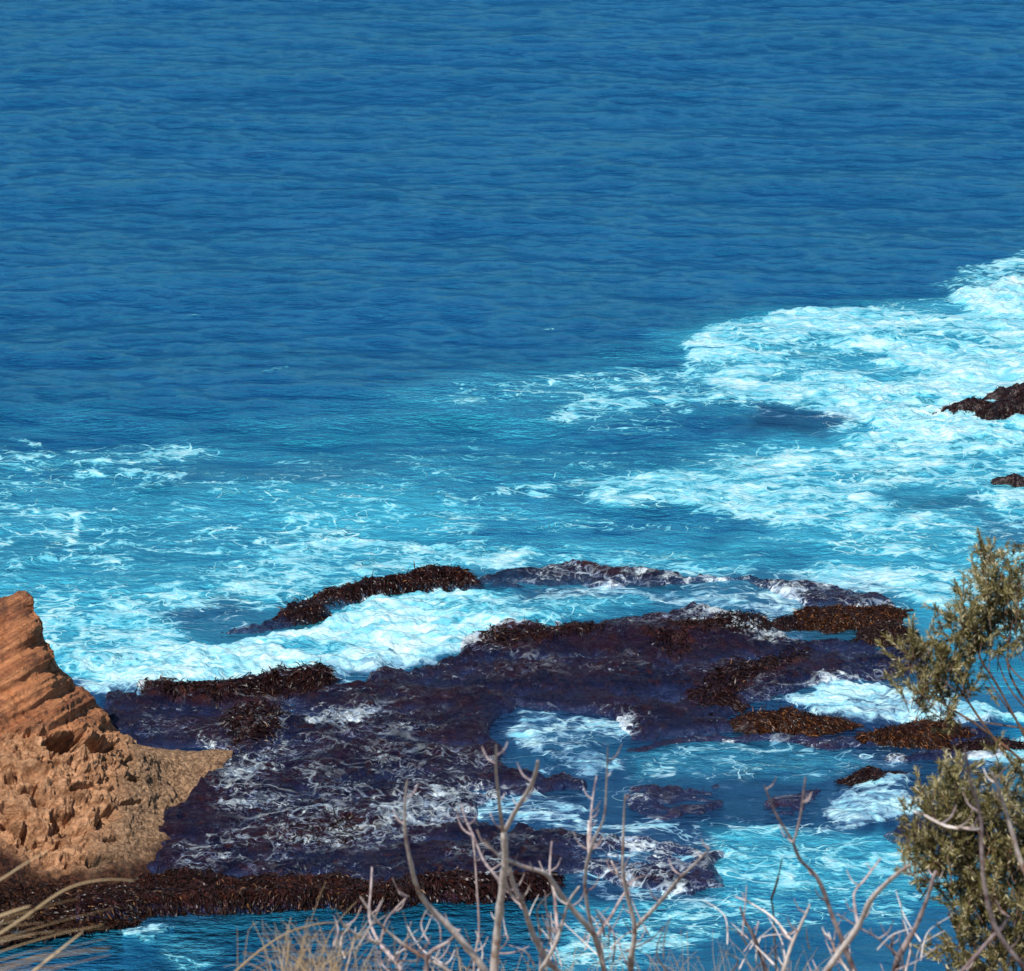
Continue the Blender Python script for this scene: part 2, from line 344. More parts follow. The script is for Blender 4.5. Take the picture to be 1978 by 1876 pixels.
aqv = m.math('MULTIPLY', aqv, m.mr(aq, 0, .2))
near = m.mix(m.mr(aq, 0.03, .35), deep, (.009, .205, .300))
c1 = m.mix(m.mr(aqv, 0, .95), near, (.045, .42, .58))
mu = m.attr('murk')
c2 = m.mix(m.math('MULTIPLY', mu, .92), c1, WATER_DARK)
nm = m.mr(mu, .1, .8, 1, .0)
c3 = m.mix(m.math('MULTIPLY', haze_, m.mr(nm, 0, 1, .25, .60)), c2, m.mix(nm, (.06, .13, .25), (.070, .44, .60)))
fst = m.noise(m.warp(m.pos((.5, 1.4, 1), (5, 3, 0), rot=-.06), 1.2, .6), 1.7, 7, .68, .6)
fcr = m.mix(m.mr(fst, .36, .62), (.22, .62, .78), (.56, .84, .88)); fcr = m.mix(m.mr(foam, .70, 1.0), fcr, (.64, .86, .89))
col = m.mix(m.mr(foam, 0, .36), c3, m.mix(nm, (.12, .24, .40), (.13, .56, .70))); col = m.mix(m.mr(foam, .13, .70), col, fcr)
fs = m.mr(foam, 0, .5)

h1 = m.noise(m.pos((.50, 1.25, 1), rot=.06), 3.0, 5, .60, .1)
h0 = m.noise(m.pos((.6, 1.1, 1), (3, 8, 0), rot=-.12), 1.3, 3, .5, .2)
h2 = m.noise(m.warp(P, 2.0, .3), 4.5, 3, .6, .3)
hA = m.noise(m.warp(m.pos((.62, 1.0, 1), (7, 2, 0), rot=.05), .5, .5), .62, 5, .66, .1)
hh = m.math('ADD', m.math('ADD', m.math('ADD', m.math('MULTIPLY', h1, .6), m.math('MULTIPLY', h0, .6)), m.math('MULTIPLY', hA, 2.3)), m.math('MULTIPLY', h2, .14))
hh = m.math('SUBTRACT', hh, 1.82)
hh = m.math('MULTIPLY', hh, m.math('MULTIPLY', m.mr(aq, 0, .4, 1, .50), m.mr(fs, 0, .8, 1, .35)))
hh = m.math('ADD', hh, m.math('MULTIPLY', m.math('MULTIPLY', fs, m.math('SUBTRACT', n3, .35)), .22))
nb = m.bump(hh, 1.0, .50)
m.t.nodes.remove(m.b)
df = m.n('ShaderNodeBsdfDiffuse'); m.set(df.inputs[0], col); m.set(df.inputs['Normal'], nb)
gl = m.n('ShaderNodeBsdfGlossy'); gl.inputs[0].default_value = (.17, .56, .92, 1); gl.inputs['Roughness'].default_value = .16; m.set(gl.inputs['Normal'], nb)
fr = m.n('ShaderNodeFresnel'); fr.inputs[0].default_value = 1.33; m.set(fr.inputs['Normal'], nb)
mx = m.n('ShaderNodeMixShader'); m.set(mx.inputs[0], m.math('MULTIPLY', m.math('MULTIPLY', fr.outputs[0], m.mr(fs, 0, .6, .85, .05)), m.mr(m.math('MAXIMUM', m.math('MULTIPLY', aq, .8), mu), 0, .8, 1, .55)))
m.t.links.new(df.outputs[0], mx.inputs[1]); m.t.links.new(gl.outputs[0], mx.inputs[2]); m.t.links.new(mx.outputs[0], m.out.inputs[0]); M_SEA = m.m
# reef rock (wet, foam and a thin film of water draining across it) -----
m = NT('wet_reef_rock')
d, a, n3, lace = foam_value(m)
fine = m.noise(m.warp(m.pos((.50, 1.35, 1), rot=-.06), 1.2, .7), 3.3, 2, .5, .7)
thr = m.mr(m.math('ABSOLUTE', m.math('SUBTRACT', fine, .5)), 0, .026, 1, 0)
fine2 = m.noise(m.warp(m.pos((.6, 1.2, 1), rot=.12), .9, .9), 1.9, 3, .5, .9)
thr2 = m.mr(m.math('ABSOLUTE', m.math('SUBTRACT', fine2, .5)), 0, .020, 1, 0)
dd = m.math('MULTIPLY_ADD', thr, .22, d); dd = m.math('MULTIPLY_ADD', thr2, .26, dd)
foam = m.mr(dd, .48, .95)
foam = m.math('MAXIMUM', foam, m.math('MULTIPLY', lace, .8))
w = m.noise(m.pos(), .55, 6, .65, .6)
rock = m.mix(m.mr(w, .4, .6), (.006, .006, .024), (.022, .009, .020))
rock = m.mix(m.mr(m.noise(m.pos(), 4, 5, .65), .5, .66), rock, (.036, .012, .013))
weedc = m.mix(m.mr(fine, .4, .62), (.016, .005, .005), (.075, .022, .014))
rock = m.mix(m.attr('weed'), rock, weedc)
film = m.math('MULTIPLY', m.attr('film'), m.mr(m.noise(m.pos(), 1.4, 5, .65, .4), .3, .6, .35, 1))
rock = m.mix(film, rock, m.mix(m.attr('blue'), WATER_DARK, (.010, .09, .17)))
dim = m.math('MULTIPLY', m.math('MAXIMUM', thr, m.math('MULTIPLY', thr2, 1.0)), m.mr(m.math('ADD', a, m.math('MULTIPLY', m.noise(m.pos(), 1.1, 4, .6), .5)),   .30, .85, .0, .85))
rock = m.mix(dim, rock, (.24, .28, .46))  # pale threads: thin foam strands, plus wet glints painted into the colour
haze_ = m.mr(a, .3, .95)
rock = m.mix(m.math('MULTIPLY', haze_, .22), rock, (.055, .16, .32))
col = m.mix(foam, rock, m.mix(m.mr(n3, .35, .6), (.36, .50, .68), (.74, .85, .90)))
m.bs(Base_Color=col, Roughness=m.mr(foam, 0, 1, .17, .85), Specular_IOR_Level=m.mr(foam, 0, 1, .42, .1), Specular_Tint=(.55, .7, 1.0))
hb = m.math('ADD', m.noise(m.warp(m.pos((.8, 1.2, 1)), 2, .4), 4.0, 6, .66, .6), m.math('MULTIPLY', foam, .18))
hb = m.math('MULTIPLY', hb, m.mr(m.attr('film'), 0, 1, 1.15, .5))
m.bs(Normal=m.bump(hb, 1.0, .26)); M_REEF = m.m
# kelp blades ----------------------------------------------------------
def kelp_mat(name, dark, mid, gold, gthr=.80):
    m = NT(name); r = m.attr('tint')
    c = m.mix(m.mr(r, .2, .75, smooth=False), dark, mid); c = m.mix(m.mr(r, gthr, 1.0), c, gold)
    m.bs(Base_Color=c, Roughness=.38, Specular_IOR_Level=.32); return m.m
M_KELP = kelp_mat('brown_kelp', (.008, .004, .003), (.028, .010, .007), (.26, .13, .06), .95)
M_KELP_RED = kelp_mat('red_kelp', (.008, .0035, .005), (.026, .008, .007), (.13, .07, .06), .95)
M_KELP_GOLD = kelp_mat('golden_kelp', (.012, .005, .003), (.060, .018, .006), (.30, .12, .04), .86)
m = NT('dark_boulder')
w = m.noise(m.pos(), 6, 5, .6)
m.bs(Base_Color=m.mix(m.mr(w, .4, .65), (.010, .006, .009), (.045, .016, .014)), Roughness=.4, Normal=m.bump(w, .8, .1)); M_BOULDER = m.m

# ------------------------------------------------------------------ sea
def uniq(*parts): return np.unique(np.concatenate(parts))
dep = np.radians(np.linspace(26.0, 10.2, 900))
rad = np.concatenate([[4, 15, 30, 45, 60, 70, 78], CAM_H / np.tan(dep), [235, 250, 270, 300, 340, 400, 500, 700, 1100, 2000, 4000, 9000]])
ang = np.radians(np.concatenate([[-85, -60, -40, -30, -24], np.linspace(-20, -8.8, 90), np.linspace(-8.7, 8.7, 960), np.linspace(8.8, 20, 90), [24, 30, 40, 60, 85]]))
RR, AA = np.meshgrid(rad, ang, indexing='ij')
x = RR * np.sin(AA); y = RR * np.cos(AA)
dense = (sstep(81, 84, RR) * (1 - sstep(222, 236, RR))) * (1 - sstep(R(17), R(20), np.abs(AA)))
u, v = layout(x, y)
fo = sample(FO, u, v); aq = sample(AQ, u, v); mu = sample(MU, u, v); ca = sample(CALM, u, v)
z = np.zeros_like(x); wr = np.random.RandomState(3)
px_ = x + 1.5 * fbm2(x * .08, y * .08, 2, 21); py_ = y + 2.5 * fbm2(x * .06 + 5, y * .06, 3, 22)
grp = .6 + .5 * fbm2(x * .05, y * .08, 2, 31)
for k in range(70):
    lam = 13 * (1.1 / 13) ** (k / 69.0) * wr.uniform(.85, 1.15)
    sp = R(14) if lam > 7 else R(34) if lam > 3 else R(62)
    th = R(-96) + wr.normal(0, sp); am = .0056 * lam * (.42 if lam > 7 else .22 if lam > 3 else .6)
    kk = 2 * math.pi / lam
    ph = kk * (px_ * math.cos(th) + py_ * math.sin(th)) + wr.uniform(0, 6.28)
    z += am * np.sin(ph + .35 * np.sin(ph)) * (grp if k % 2 else 1)
z += .06 * fbm2(x * .45, y * .8, 4, 41)
z *= (1 - ca * .85)
z += sstep(.35, 1.0, fo) * (.10 + .16 * fbm2(x * 1.1, y * 1.1, 5, 51, .6)) + sstep(.7, 1.0, fo) * (.16 * (1 - 2 * np.abs(fbm2(x * .9, y * 1.5, 4, 57, .55))) + .06 * fbm2(x * 4, y * 4, 2, 58)) + sstep(.1, .6, fo) * .07 * fbm2(x * 2.2, y * 2.2, 3, 55)
# raised surge that piles up behind the reef lip
SUR = np.zeros(GU.shape); poly(SUR, 1, 30, [(150, 1330), (400, 1260), (640, 1235), (900, 1190), (1200, 1160), (1320, 1160), (920, 1238), (640, 1316), (300, 1338)])
z += sample(SUR, u, v) * (.12 + .18 * fbm2(x * .8, y * .8, 4, 61))
z *= dense
aq = np.clip(aq + .10 * fbm2(x * .1, y * .15, 3, 71) * (aq > .02), 0, 1)
sea = mesh_np('sea', np.stack([x, y, z], -1).reshape(-1, 3), grid_faces(*x.shape)[:, ::-1], M_SEA, attrs={'foam': fo, 'aqua': aq, 'murk': mu})
tag(sea, kind='structure')
xx = np.array([[-9000, -50], [9000, -50], [9000, 9100], [-9000, 9100]])
m = NT('seabed_sand'); m.bs(Base_Color=(.12, .11, .08), Roughness=.9); 
tag(mesh_np('seabed', np.c_[xx, np.full(4, -6.0)], [[0, 1, 2, 3]], m.m), kind='structure')

# ------------------------------------------------------------------ kelp blades (vectorised)
def blades(name, P0, N, parent, mat, length=(.2, .45), width=(.035, .08), seed=1, lean=(0, -1, 0), up=.6, droop=1.1, seg=4, kind='stuff'):
    r = np.random.RandomState(seed); n = len(P0)
    L = r.uniform(*length, n)[:, None]; Wd = r.uniform(*width, n)[:, None]
    th = -math.pi / 2 + 1.5 * vn2(P0[:, 0] * .8 + seed, P0[:, 1] * .8) + .6 * vn2(P0[:, 0] * 3, P0[:, 1] * 3 + seed)
    comb = np.stack([np.cos(th), np.sin(th), 0 * th], 1)
    d = N * up * .35 + comb * .9 + r.normal(0, .36, (n, 3)) + np.array([0, 0, .15]); d /= np.linalg.norm(d, axis=1, keepdims=True)
    side = np.cross(d, r.normal(0, 1, (n, 3))); side /= np.linalg.norm(side, axis=1, keepdims=True) + 1e-9
    cur = P0.copy(); rows = []
    for k in range(seg + 1):
        t = k / seg; wv = Wd * (math.sin(math.pi * min(.95, .12 + t * .88)) ** .7)
        rows.append(np.stack([cur - side * wv * .5, cur + side * wv * .5], 1))
        d = d + np.array([0, 0, -droop / seg]) + r.normal(0, .18, (n, 3)); d /= np.linalg.norm(d, axis=1, keepdims=True)
        side = side + r.normal(0, .2, (n, 3)); side -= d * np.sum(side * d, 1, keepdims=True); side /= np.linalg.norm(side, axis=1, keepdims=True)
        cur = cur + d * L / seg
    V = np.stack(rows, 1).reshape(n, -1, 3); q = V.shape[1]
    base = (np.arange(n) * q)[:, None, None]
    f = np.array([[2 * k, 2 * k + 1, 2 * k + 3, 2 * k + 2] for k in range(seg)])[None]
    tint = np.repeat(r.uniform(0, 1, n), q)
    o = mesh_np(name, V.reshape(-1, 3), (f + base).reshape(-1, 4), mat, attrs={'tint': tint})
    if parent is not None: parent_keep(o, parent)
    if kind: o['kind'] = kind
    return o
def surf_points(V, shp, r, n, wfun=None, zmin=-.02):
    """random points and normals on a grid surface"""
    G = V.reshape(shp[0], shp[1], 3)
    a = G[:-1, :-1]; b = G[:-1, 1:] - a; c = G[1:, :-1] - a
    nn = np.cross(b, c).reshape(-1, 3); ar = np.linalg.norm(nn, axis=1)
    nn = nn / (ar[:, None] + 1e-12); nn[nn[:, 2] < 0] *= -1
    w = ar.copy()
    if wfun is not None: w = w * wfun(a.reshape(-1, 3))
    w = w * (a.reshape(-1, 3)[:, 2] > zmin)
    w /= w.sum(); idx = r.choice(len(w), n, p=w)
    s, t = r.uniform(0, 1, (2, n, 1))
    return a.reshape(-1, 3)[idx] + b.reshape(-1, 3)[idx] * s + c.reshape(-1, 3)[idx] * t, nn[idx]

# ------------------------------------------------------------------ reef pieces
def reef(name, label, box, hs, weeds=(), step=2.2, rough=.20, kelp=None, kelp_name='kelp', cat='reef', group=None, seed=0, wn=1.0):
    """hs: list of (height, feather, polygon); the surface is a heightfield that dips below the water at its edge"""
    u0, u1, v0, v1 = box
    nu, nv = int((u1 - u0) / step), int((v1 - v0) / (step * .55))
    uu, vv = np.meshgrid(np.linspace(u0, u1, nu), np.linspace(v0, v1, nv))
    x, y = on_plane(uu, vv)
    HM = np.full(GU.shape, -.7)
    for h, fe, pts in hs: poly(HM, h, fe, pts)
    WM = np.zeros(GU.shape)
    for wv, fe, pts in weeds: poly(WM, wv, fe, pts)
    lx = x + wn * (fbm2(x * .6, y * .6, 5, 83 + seed) * .55); ly = y + wn * (fbm2(x * .6 + 9, y * .6, 5, 87 + seed) * .8)
    lu, lv = to_uv(lx, ly)
    h = sample(HM, lu, lv); wd = sample(WM, lu, lv)
    r1 = fbm2(x * .5, y * .9, 3, 91 + seed); r2 = 1 - 2 * np.abs(fbm2(x * 1.3, y * 2.0, 4, 95 + seed, .6)); r3 = fbm2(x * 5, y * 6, 3, 99 + seed)
    z = h + rough * (1.1 * r1 + .55 * (r2 - .6) + .30 * r3)
    wd = np.clip(wd + .35 * fbm2(x * 1.5, y * 1.5, 3, 101) * (wd > .05), 0, 1)
    z = z + wd * .05 * fbm2(x * 9, y * 9, 2, 105)
    z = z - .20 * sstep(0, .5, fbm2(x * .9, y * 1.5, 4, 107 + seed, .6)) * (1 - wd)
    film = 1 - sstep(.02, .36, z + .05 * fbm2(x * 3, y * 3, 3, 109))
    fu, fv = layout(x, y); fo = sample(FO, fu, fv)
    zz = z; keep = (np.maximum.reduce([zz[:-1, :-1], zz[1:, :-1], zz[:-1, 1:], zz[1:, 1:]]) > -.35)
    V = np.stack([x, y, z], -1).reshape(-1, 3)
    root = thing(name, (float(x.mean()), float(y.mean()), 0), label, cat, group)
    Vc, Fc, at = compact(V, grid_faces(nv, nu, keep), {'foam': fo, 'weed': wd, 'film': film, 'blue': sstep(.25, .6, sample(AQ, fu, fv) - sample(MU, fu, fv) * .6)})
    o = mesh_np('rock', Vc, Fc[:, ::-1] if False else Fc, M_REEF, attrs=at); parent_keep(o, root)
    if kelp:
        r = np.random.RandomState(200 + seed)
        WF = lambda a: np.clip(sample(WM, *to_uv(a[:, 0], a[:, 1])) - .3, 0, 1)
        for i, (n, mt, ln, wdt, up) in enumerate(kelp):
            P0, N = surf_points(V, (nv, nu), r, n, WF, zmin=.02)
            blades(kelp_name, P0, N, root, mt, ln, wdt, seed=seed + 11 * i, up=up)
    return root, V, (nv, nu)
# main shelf
MAIN = [(.30, 26, [(170, 1352), (300, 1344), (420, 1350), (600, 1326), (660, 1328), (780, 1302), (920, 1252), (1000, 1235), (1100, 1222), (1330, 1168), (1400, 1195), (1480, 1215), (1560, 1228),
        (1700, 1250), (1790, 1270), (1780, 1322), (1590, 1322), (1500, 1356), (1400, 1392), (1420, 1420), (1300, 1430), (1215, 1420), (1190, 1380), (1000, 1382), (960, 1425), (1000, 1480), (1130, 1510), (1120, 1548),
        (1000, 1545), (930, 1560), (950, 1610), (1120, 1612), (1400, 1640), (1410, 1720), (1300, 1735), (1100, 1700), (1000, 1715), (830, 1715), (640, 1708), (480, 1714), (290, 1690), (300, 1600), (380, 1520), (420, 1460), (440, 1456), (270, 1456), (180, 1410)])]
MAIN += [(.14, 24, [(1640, 1405), (1900, 1400), (1990, 1440), (1960, 1476), (1700, 1470)]), (.16, 20, [(200, 1370), (420, 1375), (440, 1450), (270, 1450)]), (.55, 14, [(260, 1340), (420, 1345), (600, 1318), (655, 1320), (600, 1345), (420, 1370), (290, 1362)]),
         (.50, 22, [(900, 1245), (1000, 1232), (1330, 1225), (1480, 1215), (1460, 1250), (1250, 1262), (1000, 1270), (900, 1270)]),
         (.04, 30, [(1060, 1640), (1390, 1640), (1390, 1715), (1100, 1690)])]
WEEDS = [(.95, 16, [(250, 1340), (420, 1345), (600, 1316), (660, 1318), (620, 1352), (420, 1372), (290, 1364)]),
         (.8, 20, [(440, 1380), (540, 1370), (560, 1400), (520, 1440), (450, 1460), (430, 1420)]),
         (.8, 12, [(910, 1240), (1000, 1238), (1090, 1230), (1200, 1240), (1060, 1262), (930, 1262)]),
         (.95, 12, [(1290, 1228), (1420, 1215), (1510, 1222), (1440, 1250), (1310, 1245)]),
         (.9, 14, [(1340, 1340), (1400, 1300), (1480, 1275), (1580, 1262), (1540, 1290), (1450, 1330), (1400, 1365), (1330, 1365)]),
         (.45, 20, [(560, 1600), (720, 1590), (700, 1650), (540, 1650)]),
         (.6, 10, [(1240, 1250), (1330, 1245), (1340, 1275), (1280, 1285)])]
K1 = [(8000, M_KELP_RED, (.14, .38), (.02, .045), .9), (2500, M_KELP, (.12, .34), (.02, .045), .9)]
reef('reef_shelf', 'broad dark purple rock shelf laced with thin foam, right of the orange headland', (120, 2060, 1120, 1770), MAIN, WEEDS, kelp=K1, step=2.0, wn=1.25)
# back ledge with hanging kelp
LEDGE = [(.06, 14, [(380, 1225), (470, 1205), (560, 1186), (640, 1168), (700, 1150), (760, 1150), (680, 1180), (620, 1200), (480, 1230)]),
         (.22, 10, [(520, 1182), (600, 1164), (700, 1142), (830, 1124), (890, 1122), (950, 1140), (860, 1148), (760, 1152), (680, 1170), (600, 1184)]),
         (.46, 7, [(600, 1170), (700, 1144), (830, 1124), (880, 1124), (915, 1136), (850, 1138), (740, 1150), (660, 1168)]), (.34, 7, [(520, 1202), (600, 1186), (650, 1190), (600, 1204), (540, 1208)])]
LW = [(1, 7, [(510, 1186), (700, 1134), (840, 1112), (940, 1136), (860, 1146), (700, 1164), (600, 1182), (520, 1188)]), (1, 7, [(520, 1204), (600, 1184), (655, 1190), (600, 1207)])]
reef('kelp_ledge', 'long low ledge crested with dark brown kelp, between turquoise water and the white surge', (340, 1000, 1080, 1250), LEDGE, LW,
     kelp=[(3200, M_KELP_RED, (.12, .30), (.02, .045), .8), (1600, M_KELP, (.12, .30), (.02, .045), .8)], step=1.5, seed=3, cat='rock ledge', wn=.35)
# back shelf
BACK = [(.22, 16, [(900, 1125), (960, 1108), (1060, 1104), (1180, 1106), (1300, 1110), (1420, 1118), (1560, 1128), (1700, 1152), (1740, 1172), (1560, 1178), (1500, 1150), (1440, 1128), (1300, 1128), (1200, 1140), (1100, 1140), (980, 1142), (920, 1140)]),
        (.40, 8, [(1080, 1107), (1220, 1108), (1330, 1114), (1240, 1122), (1100, 1116)])]
reef('reef_shelf', 'thin purple rock strip along the seaward side of the reef, partly covered by foam', (860, 1800, 1070, 1200), BACK, [(.35, 10, [(1070, 1100), (1300, 1104), (1320, 1120), (1080, 1118)])],
     step=1.8, seed=5, wn=.5, rough=.15)
SLABS = [((1120, 1460, 1470, 1640), [(.08, 30, [(1180, 1545), (1260, 1515), (1400, 1522), (1430, 1560), (1360, 1595), (1240, 1590)])], 'flat dark slab awash in the foam, left of the slab below the brown hump', 7),
         ((1420, 1700, 1480, 1640), [(.14, 26, [(1450, 1560), (1500, 1530), (1590, 1520), (1600, 1560), (1560, 1592), (1460, 1590)])], 'dark slab with white foam spilling round its right side, below the long brown hump', 8),
         ((1180, 1800, 1380, 1480), [(.09, 24, [(1200, 1440), (1300, 1425), (1480, 1418), (1640, 1415), (1700, 1440), (1480, 1445), (1260, 1456)])], 'low slab of purple rock in front of the golden kelp mound', 9),
         ((1580, 2100, 1560, 1700), [(.10, 26, [(1680, 1610), (1740, 1585), (1900, 1580), (2000, 1620), (1900, 1660), (1720, 1640)])], 'dark slab under thin water beside the lower leafy shrub', 10),
         ((900, 1160, 1590, 1720), [(.12, 26, [(930, 1640), (980, 1625), (1080, 1630), (1110, 1660), (1040, 1690), (950, 1680)])], 'dark slab behind the tallest bare branches, below a white foam streak', 12)]
for bx_, hs_, lb_, sd_ in SLABS:
    reef('rock_slab', lb_, bx_, hs_, [(.3, 20, hs_[0][2])], step=2.0, seed=sd_, cat='rock', wn=1.1, rough=.17, group='slabs awash around the reef')
# near kelp bank at the foot of the shelf
BANK = [(.44, 12, [(140, 1745), (230, 1725), (330, 1712), (480, 1718), (640, 1708), (720, 1722), (700, 1752), (560, 1760), (400, 1768), (260, 1772), (150, 1785)]),
        (.5, 12, [(640, 1745), (720, 1722), (800, 1715), (830, 1738), (760, 1760), (660, 1765)])]
BW = [(1, 14, [(120, 1690), (850, 1680), (850, 1795), (120, 1795)])]
reef('kelp_bank', 'near bank of very dark brown kelp with pale specks, at the foot of the headland', (100, 900, 1640, 1820), BANK, BW,
     kelp=[(10000, M_KELP, (.08, .26), (.018, .04), .7)], step=2.0, seed=14, cat='rock bank', wn=.4, rough=.14)
BANK2 = [(.5, 12, [(790, 1722), (900, 1712), (1040, 1706), (1090, 1716), (1060, 1732), (900, 1742), (800, 1744)])]
reef('kelp_bank', 'narrow reddish kelp bank behind the bare branches, above blue water', (740, 1160, 1660, 1770), BANK2, [(1, 14, [(760, 1690), (1120, 1680), (1120, 1760), (760, 1770)])],
     kelp=[(2400, M_KELP_RED, (.10, .28), (.03, .07), .8)], step=2.0, seed=15, cat='rock bank', wn=.4, rough=.14)

# ------------------------------------------------------------------ kelp covered mounds
def mound(label, pts, h, n, mat, seed, name='kelp_mound', cat='kelp mound', group='kelp covered mounds on the reef', z0=0.05, ln=(.10, .26), foam=0):
    n = int(n * 2.4)
    p = np.array(pts, float); vmax = p[:, 1].max(); ap = vmax - p[:, 1].min()
    hpx = h * 37 * 1.93 * .9; k = max(.32, (ap - hpx) / ap); p[:, 1] = vmax - (vmax - p[:, 1]) * k
    X, Y = on_plane(p[:, 0], p[:, 1], z0); c = np.array([X.mean(), Y.mean()])
    # resample outline by angle
    a = np.arctan2(Y - c[1], X - c[0]); q = np.hypot(X - c[0], Y - c[1]); o_ = np.argsort(a)
    na, nr = 110, 26; th = np.linspace(-math.pi, math.pi, na, endpoint=False)
    rr = np.interp(th, np.r_[a[o_] - 2 * math.pi, a[o_], a[o_] + 2 * math.pi], np.r_[q[o_], q[o_], q[o_]])
    t = np.linspace(0, 1.12, nr)[:, None]
    jit = 1 + .24 * vn2(np.cos(th) * 2.6 + seed, np.sin(th) * 2.6) + .14 * vn2(np.cos(th) * 7 + seed, np.sin(th) * 7)
    x = c[0] + t * rr * jit * np.cos(th); y = c[1] + t * rr * jit * np.sin(th)
    z = z0 + h * np.clip(1 - np.abs(t) ** 2.6, -.5, 1) * (.85 + .3 * fbm2(x * 1.2 + seed, y * 1.2, 3, seed)) + .11 * fbm2(x * 2.6, y * 2.6, 4, seed) * (h / .3)
    x = np.c_[x, x[:, :1]]; y = np.c_[y, y[:, :1]]; z = np.c_[z, z[:, :1]]
    V = np.stack([x, y, z], -1).reshape(-1, 3)
    root = thing(name, (c[0], c[1], z0), label, cat, group)
    b = mesh_np('rock', V, grid_faces(nr, na + 1), M_BOULDER); parent_keep(b, root)
    r = np.random.RandomState(seed + 500); P0, N = surf_points(V, (nr, na + 1), r, n, zmin=z0 - .05)
    blades('kelp', P0, N, root, mat, ln, (.014, .030), seed=seed, up=1.0)
    return root
mound('large brown kelp mound behind the upper leafy shrub, at the right end of the reef', [(1530, 1180), (1570, 1160), (1660, 1155), (1740, 1162), (1755, 1172), (1700, 1200), (1640, 1215), (1560, 1218), (1535, 1200)], .34, 2600, M_KELP_GOLD, 31)
mound('brown kelp mound just left of the upper leafy shrub tip, under the largest mound', [(1650, 1215), (1700, 1190), (1760, 1205), (1780, 1230), (1740, 1248), (1670, 1245)], .3, 1300, M_KELP, 32)
mound('small kelp lump in white foam at the left foot of the largest mound', [(1490, 1195), (1530, 1180), (1560, 1200), (1520, 1222), (1490, 1215)], .22, 500, M_KELP_RED, 33)
mound('golden brown kelp mound below the bright foam pool', [(1395, 1390), (1430, 1370), (1500, 1364), (1580, 1372), (1620, 1388), (1600, 1402), (1500, 1406), (1410, 1404)], .32, 1900, M_KELP_GOLD, 34)
mound('golden brown kelp mound under the upper leafy shrub', [(1670, 1420), (1700, 1392), (1780, 1380), (1850, 1384), (1880, 1410), (1850, 1432), (1760, 1442), (1690, 1438)], .40, 2300, M_KELP_GOLD, 35)
mound('dark kelp lump on the right, partly hidden by the leafy twigs', [(1840, 1440), (1880, 1420), (1960, 1425), (1985, 1445), (1930, 1458), (1860, 1458)], .26, 900, M_KELP_RED, 36)
mound('smooth long brown hump between two white streams, above the lower leafy shrub', [(1612, 1510), (1650, 1487), (1720, 1480), (1765, 1484), (1740, 1500), (1680, 1508), (1630, 1518)], .25, 1100, M_KELP_RED, 37, ln=(.08, .16))
mound('small dark knob poking up at the seaward edge of the reef', [(1088, 1096), (1095, 1086), (1115, 1085), (1127, 1096), (1110, 1101)], .18, 260, M_KELP_RED, 38, ln=(.06, .14))
mound('low dark weedy rock in the seam between the shelf and the foam lace', [(1370, 1240), (1420, 1222), (1480, 1220), (1520, 1232), (1470, 1250), (1400, 1252)], .26, 1000, M_KELP_RED, 39)
mound('dark purple knob with a kelp tuft where the white surge meets the shelf', [(915, 1248), (925, 1232), (960, 1230), (985, 1240), (960, 1255)], .26, 500, M_KELP_RED, 40)
mound('dark red weedy rock above the golden mound, left of the bright foam pool', [(1325, 1362), (1345, 1335), (1400, 1322), (1430, 1345), (1400, 1372), (1350, 1376)], .22, 900, M_KELP_RED, 41)
mound('ragged dark rock rising from bright foam at the right edge', [(1770, 804), (1820, 782), (1910, 762), (1990, 760), (2060, 765), (2050, 792), (1960, 798), (1860, 806)], .55, 1500, M_KELP_RED, 42, name='sea_rock', cat='rock', group='rocks in the white water at the right edge')
mound('tallest dark block on the foam ringed rock at the right edge', [(1915, 772), (1935, 735), (2040, 728), (2070, 765), (2000, 786)], .9, 900, M_KELP_RED, 43, name='sea_rock', cat='rock', group='rocks in the white water at the right edge')
mound('small black rock with foam pouring off it, at the right edge', [(1915, 915), (1930, 905), (1975, 910), (2010, 935), (1990, 945), (1950, 930)], .4, 300, M_KELP_RED, 44, name='sea_rock', cat='rock', group='rocks in the white water at the right edge', ln=(.05, .12))

# ------------------------------------------------------------------ orange headland
m = NT('sandstone')
P = m.pos()
zn = m.attr('zone'); tp = m.attr('tan'); wet = m.attr('wet')
dipx = m.n('ShaderNodeVectorMath', operation='DOT_PRODUCT'); m.set(dipx.inputs[0], P); dipx.inputs[1].default_value = (-.53, .26, .81)
cmb = m.n('ShaderNodeCombineXYZ'); sx = m.n('ShaderNodeSeparateXYZ'); m.set(sx.inputs[0], P)
m.set(cmb.inputs[0], m.math('MULTIPLY', sx.outputs[0], .15)); m.set(cmb.inputs[1], m.math('MULTIPLY', sx.outputs[1], .22)); m.set(cmb.inputs[2], m.math('MULTIPLY', dipx.outputs['Value'], 2.6))
st = m.noise(cmb.outputs[0], 1.6, 6, .68, .5)
c = m.mix(m.mr(st, .35, .65), (.34, .12, .055), (.80, .34, .15))
c = m.mix(m.mr(m.noise(P, 1.2, 5, .65, .4), .5, .7), c, (.16, .075, .050))
rough_c = m.mix(m.mr(m.noise(m.warp(P, 2, .5), 3.2, 6, .7, .6), .36, .64), (.33, .15, .070), (.88, .48, .26))
c = m.mix(zn, c, rough_c)
tan_c = m.mix(m.mr(m.noise(P, 9, 5, .7, .5), .36, .64), (.18, .10, .055), (.62, .39, .23))
c = m.mix(tp, c, tan_c)
c = m.mix(wet, c, m.mix(m.mr(m.noise(m.warp(P, 3, .4), 7, 5, .7, .5), .38, .66), (.018, .007, .005), (.15, .060, .032)))
m.bs(Base_Color=c, Roughness=m.mr(wet, 0, 1, .9, .5), Specular_IOR_Level=.25)
hb = m.math('ADD', m.noise(m.warp(P, 2.5, .35), 5, 7, .7, .5), m.math('MULTIPLY', st, .5))
m.bs(Normal=m.bump(hb, 1.0, .30)); M_SAND = m.m
